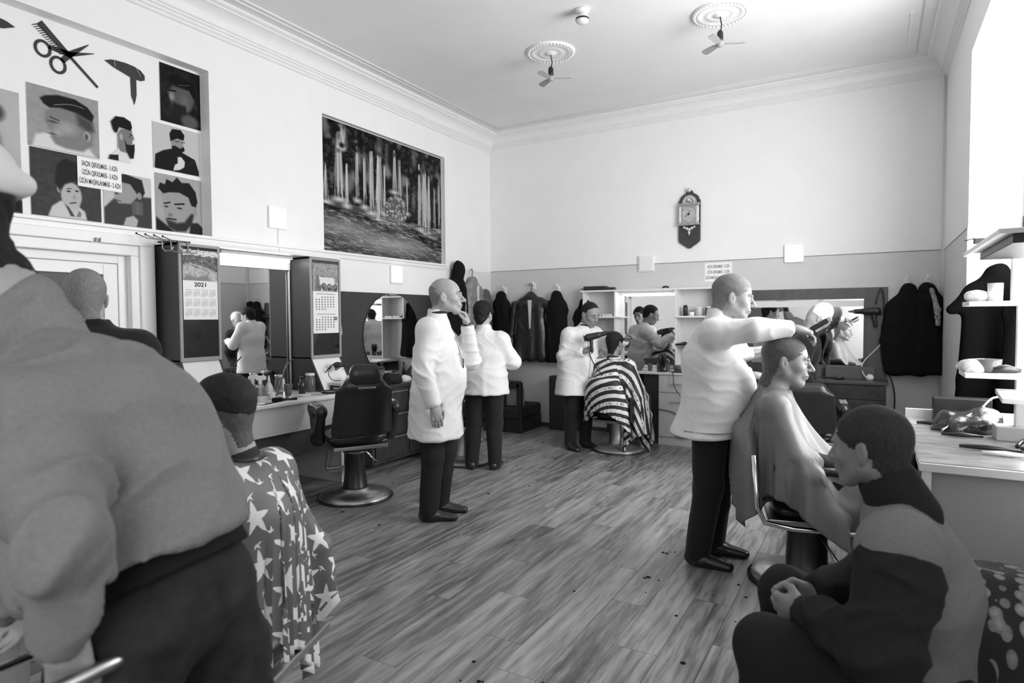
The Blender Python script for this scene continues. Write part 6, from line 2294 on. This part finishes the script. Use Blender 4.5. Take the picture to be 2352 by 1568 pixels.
Z_ = lambda a, b, x, y, n=14: [(x, y, z) for z in np.linspace(a, b, n)]
seams(old, K5, [(Z_(1.36, .64, .6, .0), (-1, 0, 0)),
                ([(.6, y, z) for y, z in ((-.05, 1.24), (-.05, 1.13), (-.13, 1.13), (-.13, 1.24))], (-1, 0, 0))], .026, .03, .62, .03)
seams(b7, K7, [(Z_(1.3, .66, .6, .04), (-1, 0, 0))], .03, .02, .63, .04)
seams(b9, K9, [([(x, -.6, .83) for x in np.linspace(-.18, .16, 10)], (0, 1, 0))], .024, .048, .79, .035, hx=-.04)

# dark figure with white cap, bending, at the brown mirror board
b11, K11 = person('man in black with a round white cap bending before the brown mirror board', (-.72, 6.62, 0), rad(8),
    dict(pel=(.08, 0, .93), che=(.13, 0, 1.14), nek=(.19, 0, 1.32), head=(.27, 0, 1.47), sL=(.17, .19, 1.24), eL=(.15, .25, .96), wL=(.24, .12, .78),
         sR=(.13, -.19, 1.24), eR=(.1, -.25, .97), wR=(.2, -.14, .8)),
    dict(rot=(.15, .75, 0), style=None, S=1.08), skin=.35,
    hand=dict(L=dict(n=(0, -.3, -1), t=(0, -1, 0), curl=.5), R=dict(n=(0, .3, -1), t=(0, 1, 0), curl=.5)),
    coat=dict(hem=.7, w=.032, mat=BLACK2, name='black_jacket', seed=13, amp=.008), trousers=dict(w=.02), h=.013, hh=.007)
Rh = rot3(.15, .75, 0)
o = soft('white_cap', [EL(K11['head'] + Rh @ (V(-.02, 0, .045) * 1.08), (.122, .1, .1), .02, Rh.T)], .009, mat('white_knit_cap', .78, .8, var=.12, scale=25, bmp=.1), b11,
         lambda F, X, Y, Z: np.maximum(F, -((X - K11['head'][0]) * Rh[0, 2] + (Y - K11['head'][1]) * Rh[1, 2] + (Z - K11['head'][2]) * Rh[2, 2] - .0)))

# barber seen only in the big mirror
person('dark-haired barber in a white coat, seen only in the big left mirror', (-1.25, 6.3, 0), rad(-8),
    dict(head=(.06, 0, 1.6), eL=(.1, .27, 1.15), wL=(.32, .18, 1.2), eR=(.1, -.27, 1.15), wR=(.32, -.16, 1.2)),
    dict(rot=(-.2, .2, 0), style='short', thick=.01), skin=.33, hair=.012,
    hand=dict(L=dict(n=(0, -.3, -1), t=(0, -1, 0), curl=.5), R=dict(n=(0, .3, -1), t=(0, 1, 0), curl=.5)),
    coat=dict(hem=.7, w=.03, seed=23), trousers=dict(w=.018), h=.013, hh=.008, S=.97)

# grey-haired man in black by the door
person('grey-haired man in a black high-collared jacket, seen from behind before the door', (-3.06, 1.5, 0), rad(158),
    dict(nek=(.03, 0, 1.44), head=(.085, .03, 1.60), sL=(0, .16, 1.36), sR=(0, -.16, 1.35), eL=(-.02, .2, 1.08), eR=(-.02, -.2, 1.08)),
    dict(rot=(-.05, .25, .08), style='short', thick=.003, S=1.06, fat=.98), skin=.36, hair=.2,
    hand=dict(L=dict(n=(0, -1, 0), t=(1, 0, 0), curl=.4), R=dict(n=(0, 1, 0), t=(1, 0, 0), curl=.4)),
    coat=dict(hem=.85, w=.04, mat=BLACK2, name='black_jacket', seed=15), trousers=dict(w=.02), h=.011, hh=.0055)

# seated people under capes
SEAT = lambda s, **k: dict(dict(pel=(-.08, 0, s + .1), che=(-.13, 0, s + .38), nek=(-.13, 0, s + .58), head=(-.07, 0, s + .75),
    sL=(-.13, .18, s + .5), eL=(-.06, .28, s + .24), wL=(.14, .22, s + .2), sR=(-.13, -.18, s + .5), eR=(-.06, -.28, s + .24), wR=(.14, -.22, s + .2),
    hL=(-.04, .1, s + .08), kL=(.38, .13, s + .06), aL=(.44, .12, .27), hR=(-.04, -.1, s + .08), kR=(.38, -.13, s + .06), aR=(.44, -.12, .27), fL=0, fR=0), **k)
CHAIRP = lambda s, bz: [RC((-.1, 0, s - .02), (.2, 0, s - .02), .07, .07, .02, (0, 1, 0), 3.4), RC((-.28, 0, s), (-.34, 0, bz), .06, .06, .02, (0, 1, 0), 4.0),
    RC((-.15, .3, s + .16), (.18, .3, s + .16), .045, .045, .02), RC((-.15, -.3, s + .16), (.18, -.3, s + .16), .045, .045, .02),
    RC((-.1, .3, s - .05), (.12, .3, s - .05), .05, .05, .02), RC((-.1, -.3, s - .05), (.12, -.3, s - .05), .05, .05, .02)]
RECT = lambda xf, xb, yl, yr: (lambda t: min((xf if math.cos(t) > 0 else xb) / (abs(math.cos(t)) + 1e-6), (yl if math.sin(t) > 0 else yr) / (abs(math.sin(t)) + 1e-6), 1.12))


def caped(label, capelabel, capename, loc, yaw, s, bz, J, head, skin, hair, Rf, cm, seed, hh, collar=None, steps=230, na=112, nr=40, trm=BLACK, seatkw=None, back=True):
    JJ = SEAT(s, **J)
    r, K = person(label, loc, yaw, JJ, head, skin=skin, hair=hair, hand=dict(L=dict(n=(0, 0, -1), t=(0, -1, 0), curl=.4), R=dict(n=(0, 0, -1), t=(0, 1, 0), curl=.4)),
                  coat=dict(hem=None, w=.008, mat=SHIRT, name='shirt', collar=False), trousers=dict(w=.014, mat=trm), h=.013, hh=hh)
    P = limbs(K, .016) + [q for i_, q in enumerate(CHAIRP(s, bz)) if back or i_ != 1]
    nk = K['nek']
    verts, flat = drape(P, (nk[0] - .005, 0, nk[2] + .012), .066, Rf, seed=seed, steps=steps, na=na, nr=nr)
    me = cape_mesh(verts, flat, capename)
    o = link_mesh(capename, me, cm, r, solid=.003)
    o['label'] = capelabel
    if collar:
        MB().tube([(nk[0] - .005 + .063 * math.cos(a), .063 * math.sin(a), nk[2] + .018 + .004 * math.cos(a)) for a in np.linspace(0, 2 * PI, 29)[:-1]], .011, 8, closed=True).build('neck_strip', collar, r, smooth=True)
    return r, K


GREYC = mat('grey_satin_cape', .17, .42, var=.06, scale=30, bmp=.03)
caped('seated customer facing right with cropped grey hair, under a plain grey cape', 'plain grey satin cape', 'cape', (-.31, 3.85, 0), rad(12), .5, .85,
      dict(pel=(-.1, 0, .6), che=(-.18, 0, .88), nek=(-.185, 0, 1.095), head=(-.115, 0, 1.245), sL=(-.19, .19, 1.0), sR=(-.19, -.19, 1.0), eL=(-.1, .29, .76), eR=(-.1, -.29, .76), wL=(.12, .2, .72), wR=(.12, -.2, .72)),
      dict(rot=(-.1, .08, 0), style='short', thick=.0025, S=1.17, nose=1.08, fat=1.2, jaw=1.05), .23, .10, RECT(1.0, .5, .6, .62), GREYC, 4, .0045, collar=mat('white_neck_strip', .8, .8))
caped('seated customer with his back to us under the striped cape', 'striped cape with stars printed on its pale bands', 'cape', (-2.47, 6.66, 0), rad(82), .46, .78,
      dict(head=(-.05, .02, 1.205), nek=(-.1, .02, 1.03)),
      dict(rot=(-.25, .1, 0), style='short', thick=.0055, S=1.06), .24, .012, RECT(.75, .62, .5, .88), stripe_mat(), 9, .007, collar=mat('white_neck_strip', .8, .8))
caped('young customer with faded haircut under the starred cape, behind the bending man', 'grey cape printed with white stars', 'cape', (-1.93, 1.4, 0), rad(200), .44, .72,
      dict(head=(.06, .0, 1.175), nek=(-.01, 0, 1.0), pel=(-.06, 0, .55), che=(-.05, 0, .82), sL=(-.03, .165, .93), sR=(-.03, -.165, .93)),
      dict(rot=(.12, .12, 0), style='fade', thick=.0055, S=1.06, under=('short', .0015, .10)), .34, .02, RECT(.7, .66, .66, .66), star_mat(), 2, .0045, collar=BPLAS, back=False)

# man seated at the lower right
b12, K12 = person('man in a dark jacket seated at lower right, hands clasped, cropped dark hair', (.06, 2.02, 0), rad(171),
    dict(pel=(-.05, 0, .48), che=(-.055, 0, .76), nek=(-.005, 0, .98), head=(.065, 0, 1.125), sL=(-.04, .19, .92), eL=(-.02, .32, .69), wL=(.2, .13, .66),
         sR=(.0, -.16, .86), eR=(.02, -.3, .7), wR=(.21, -.02, .655), hL=(-.12, .1, .49), kL=(.27, .24, .58), aL=(.2, .26, .13), hR=(-.12, -.1, .49), kR=(.33, -.17, .57), aR=(.3, -.2, .13), fL=.1, fR=-.1),
    dict(rot=(-.24, .1, 0), style='short', thick=.003, S=.97, fat=1.02, nose=1.0, browv=.02), skin=.22, hair=.03,
    hand=dict(L=dict(d=(.85, -.4, -.2), n=(-.2, -.9, 0), t=(.2, 0, 1), curl=.8, h=.005), R=dict(d=(.85, .35, -.2), n=(-.2, .9, 0), t=(.2, 0, 1), curl=.8, h=.005)),
    coat=dict(hem=None, w=.018, mat=GREYV, name='jacket', seed=17, amp=.008, cuff=.0, arms='', extra=[EL((-.035, .185, .9), (.1, .095, .1), .04), EL((.0, -.155, .85), (.09, .09, .09), .04)]), trousers=dict(mat=mat('black_jeans', .016, .85), w=.022), belly=.0, h=.009, hh=.0042)
P = [RC(K12['s' + s] * .72 + K12['e' + s] * .28, K12['e' + s], .094, .08, .04) for s in 'LR'] + [RC(K12['e' + s], K12['w' + s], .078, .05, .03) for s in 'LR']
for s, P in (('L', [P[0], P[2]]), ('R', [P[1], P[3]])):
    def cutw(F, X, Y, Z, s=s):
        w_, e_ = K12['w' + s], K12['e' + s]
        d_ = nrm(w_ - e_)
        t_ = (X - w_[0]) * d_[0] + (Y - w_[1]) * d_[1] + (Z - w_[2]) * d_[2]
        return np.maximum(F, t_ + 0 * F)
    soft('sleeve', P, .009, NAVY, b12, cutw, lambda q: .013 * folds(q, 4, 11, (1, 1, 1.5)))
nk = K12['nek']
soft('collar', [RC(nk + V(-.02, 0, -.03), nk + V(.02, 0, .05), .088, .078, .02), SUB(RC(nk + V(.02, 0, .04), nk + V(.06, 0, .12), .06, .07, .008))], .007, NAVY, b12)

# man bending over at the left, nearest the camera
pel, che, nek = V(0, 0, .94), V(.13, -.02, 1.25), V(.335, -.02, 1.515)
upb = nrm(che - pel)
b1, K1 = person('man in grey sweater, dark jeans and pale cap bending over at the left edge', (-1.275, .742, 0), rad(200),
    dict(pel=pel, che=che, nek=nek, head=(.475, .03, 1.735), sL=(.10, .18, 1.32), eL=(-.08, .30, 1.15), wL=(-.02, .25, .98),
         sR=(.18, -.17, 1.31), eR=(.38, -.18, 1.02), wR=(.5, -.16, .82), hL=(.0, .1, .88), kL=(.06, .16, .48), aL=(-.12, .14, .1), hR=(.0, -.1, .88), kR=(-.08, -.14, .48), aR=(-.3, -.14, .1), fL=.1, fR=-.1),
    dict(rot=(.1, .1, 0), style='short', thick=.012, S=1.12), skin=.3, hair=.012,
    hand=dict(L=dict(d=(.0, -.1, -1), n=(.3, -.9, 0), t=(.9, .3, .2), curl=.7, h=.005), R=dict(n=(0, 1, 0), t=(1, 0, 0), curl=.5)),
    coat=None, trousers=dict(mat=JEANS, w=.034, amp=.012, seed=31), belly=.06, h=.010, hh=.0055, eyes=False)
P = [p for p in limbs(K1, .034, belly=.05, legs='', arms='')]
for s in 'LR':
    P += [RC(K1['s' + s], K1['e' + s], .083, .066, .02), RC(K1['e' + s], K1['w' + s], .066, .048, .015)]
P.append(RC(pel, che, .168, .168, .05, (0, 1, 0), 1.22))
P.append(RC(nek - V(.03, 0, .04), nek + V(.01, 0, .01), .08, .064, .03))
bo = pel + upb * .07


def cutb(F, X, Y, Z):
    t_ = (X - bo[0]) * upb[0] + (Y - bo[1]) * upb[1] + (Z - bo[2]) * upb[2]
    F = np.where(np.abs(Y) < .27, np.maximum(F, -t_), F)
    for s in 'LR':
        e_, w_ = K1['e' + s], K1['w' + s]
        d_ = nrm(w_ - e_)
        t_ = (X - w_[0]) * d_[0] + (Y - w_[1]) * d_[1] + (Z - w_[2]) * d_[2]
        r_ = (X - w_[0]) ** 2 + (Y - w_[1]) ** 2 + (Z - w_[2]) ** 2
        F = np.where((r_ < .012) & (t_ > 0), np.maximum(F, t_), F)
    return F


el = [K1['eL'], V(.12, .14, 1.2), V(.05, .1, 1.05)]
def dispb(q):
    g = sum(np.exp(-((q - e) ** 2).sum(1) / .02) for e in el) + .7
    return .017 * folds(q, 12, 8, (1.7, 1, .7)) * g + .007 * waves(q, 4, 10, (1.4, 1, .6)) * g


soft('sweater', P, .0085, SWEAT, b1, cutb, dispb)
lat = V(0, 1, 0)
fwb = nrm(np.cross(lat, upb))
cb = pel + upb * .045 + fwb * .0
PB = [EL(pel + np.array((-.01, 0, -.02)), (.155, .205, .15), .05), RC(pel, che, .16, .17, .05, (0, 1, 0), 1.2)]


def cutbelt(F, X, Y, Z):
    t_ = (X - pel[0]) * upb[0] + (Y - pel[1]) * upb[1] + (Z - pel[2]) * upb[2] - .05
    return np.maximum(F, np.abs(t_) - .022)


soft('belt', PB, .008, mat('matt_black_belt', .012, .8, spec=.1), b1, cutbelt)
b = MB()
b.tube([pel + V(-.135, .05, -.03), pel + V(-.125, .11, -.04), pel + V(-.09, .165, -.045)], .0025, 5)
b.build('pocket_seam', mat('faded_denim_seam', .12, .8), b1)
Rh = rot3(.1, .1, 0)
hc = K1['head']
o = soft('cap', [EL(hc + Rh @ V(-.02, 0, .07), (.138, .113, .11), .02, Rh.T), RC(hc + Rh @ V(.06, 0, .06), hc + Rh @ V(.19, 0, .045), .02, .012, .02, (0, 1, 0), 4.5), RC(hc + Rh @ V(-.13, -.06, .05), hc + Rh @ V(-.13, .06, .05), .026, .026, .02)], .007, mat('pale_cap_cloth', .6, .8, bmp=.1), b1,
         lambda F, X, Y, Z: np.maximum(F, -((X - hc[0]) * Rh[0, 2] + (Y - hc[1]) * Rh[1, 2] + (Z - hc[2]) * Rh[2, 2] - .02)))
# ------------------------------------------------------------------ last small things
barber_chair('barber chair on a grey column, hidden behind the old barber', (-3.69, 5.34, 0), math.radians(120), 1, .5, .28)
rs = np.random.RandomState(11)
b = MB()
for cx, cy, n, sp in ((-1.09, 3.45, 5, .03), (-1.09, 3.88, 5, .02), (-1.4, 2.1, 8, .12), (-1.0, 2.1, 6, .2), (-.75, 3.3, 14, .35), (-2.4, 6.2, 30, .5), (-3.5, 4.2, 16, .4), (-3.2, 5.3, 14, .35), (-.1, 3.2, 10, .3)):
    for i in range(n):
        x, y = cx + sp * rs.randn(), cy + sp * rs.randn()
        r = .004 + .012 * rs.rand() ** 2
        b.lathe([(r, 0), (r * .8, .002), (r * .3, .004)], c=(x, y, .0003), n=6)
o = b.build('hair_clippings', mat('dark_hair_clippings', .01, .9), None)
tag(o, 'scattered dark hair clippings on the laminate floor around the chairs', 'hair', kind='stuff')
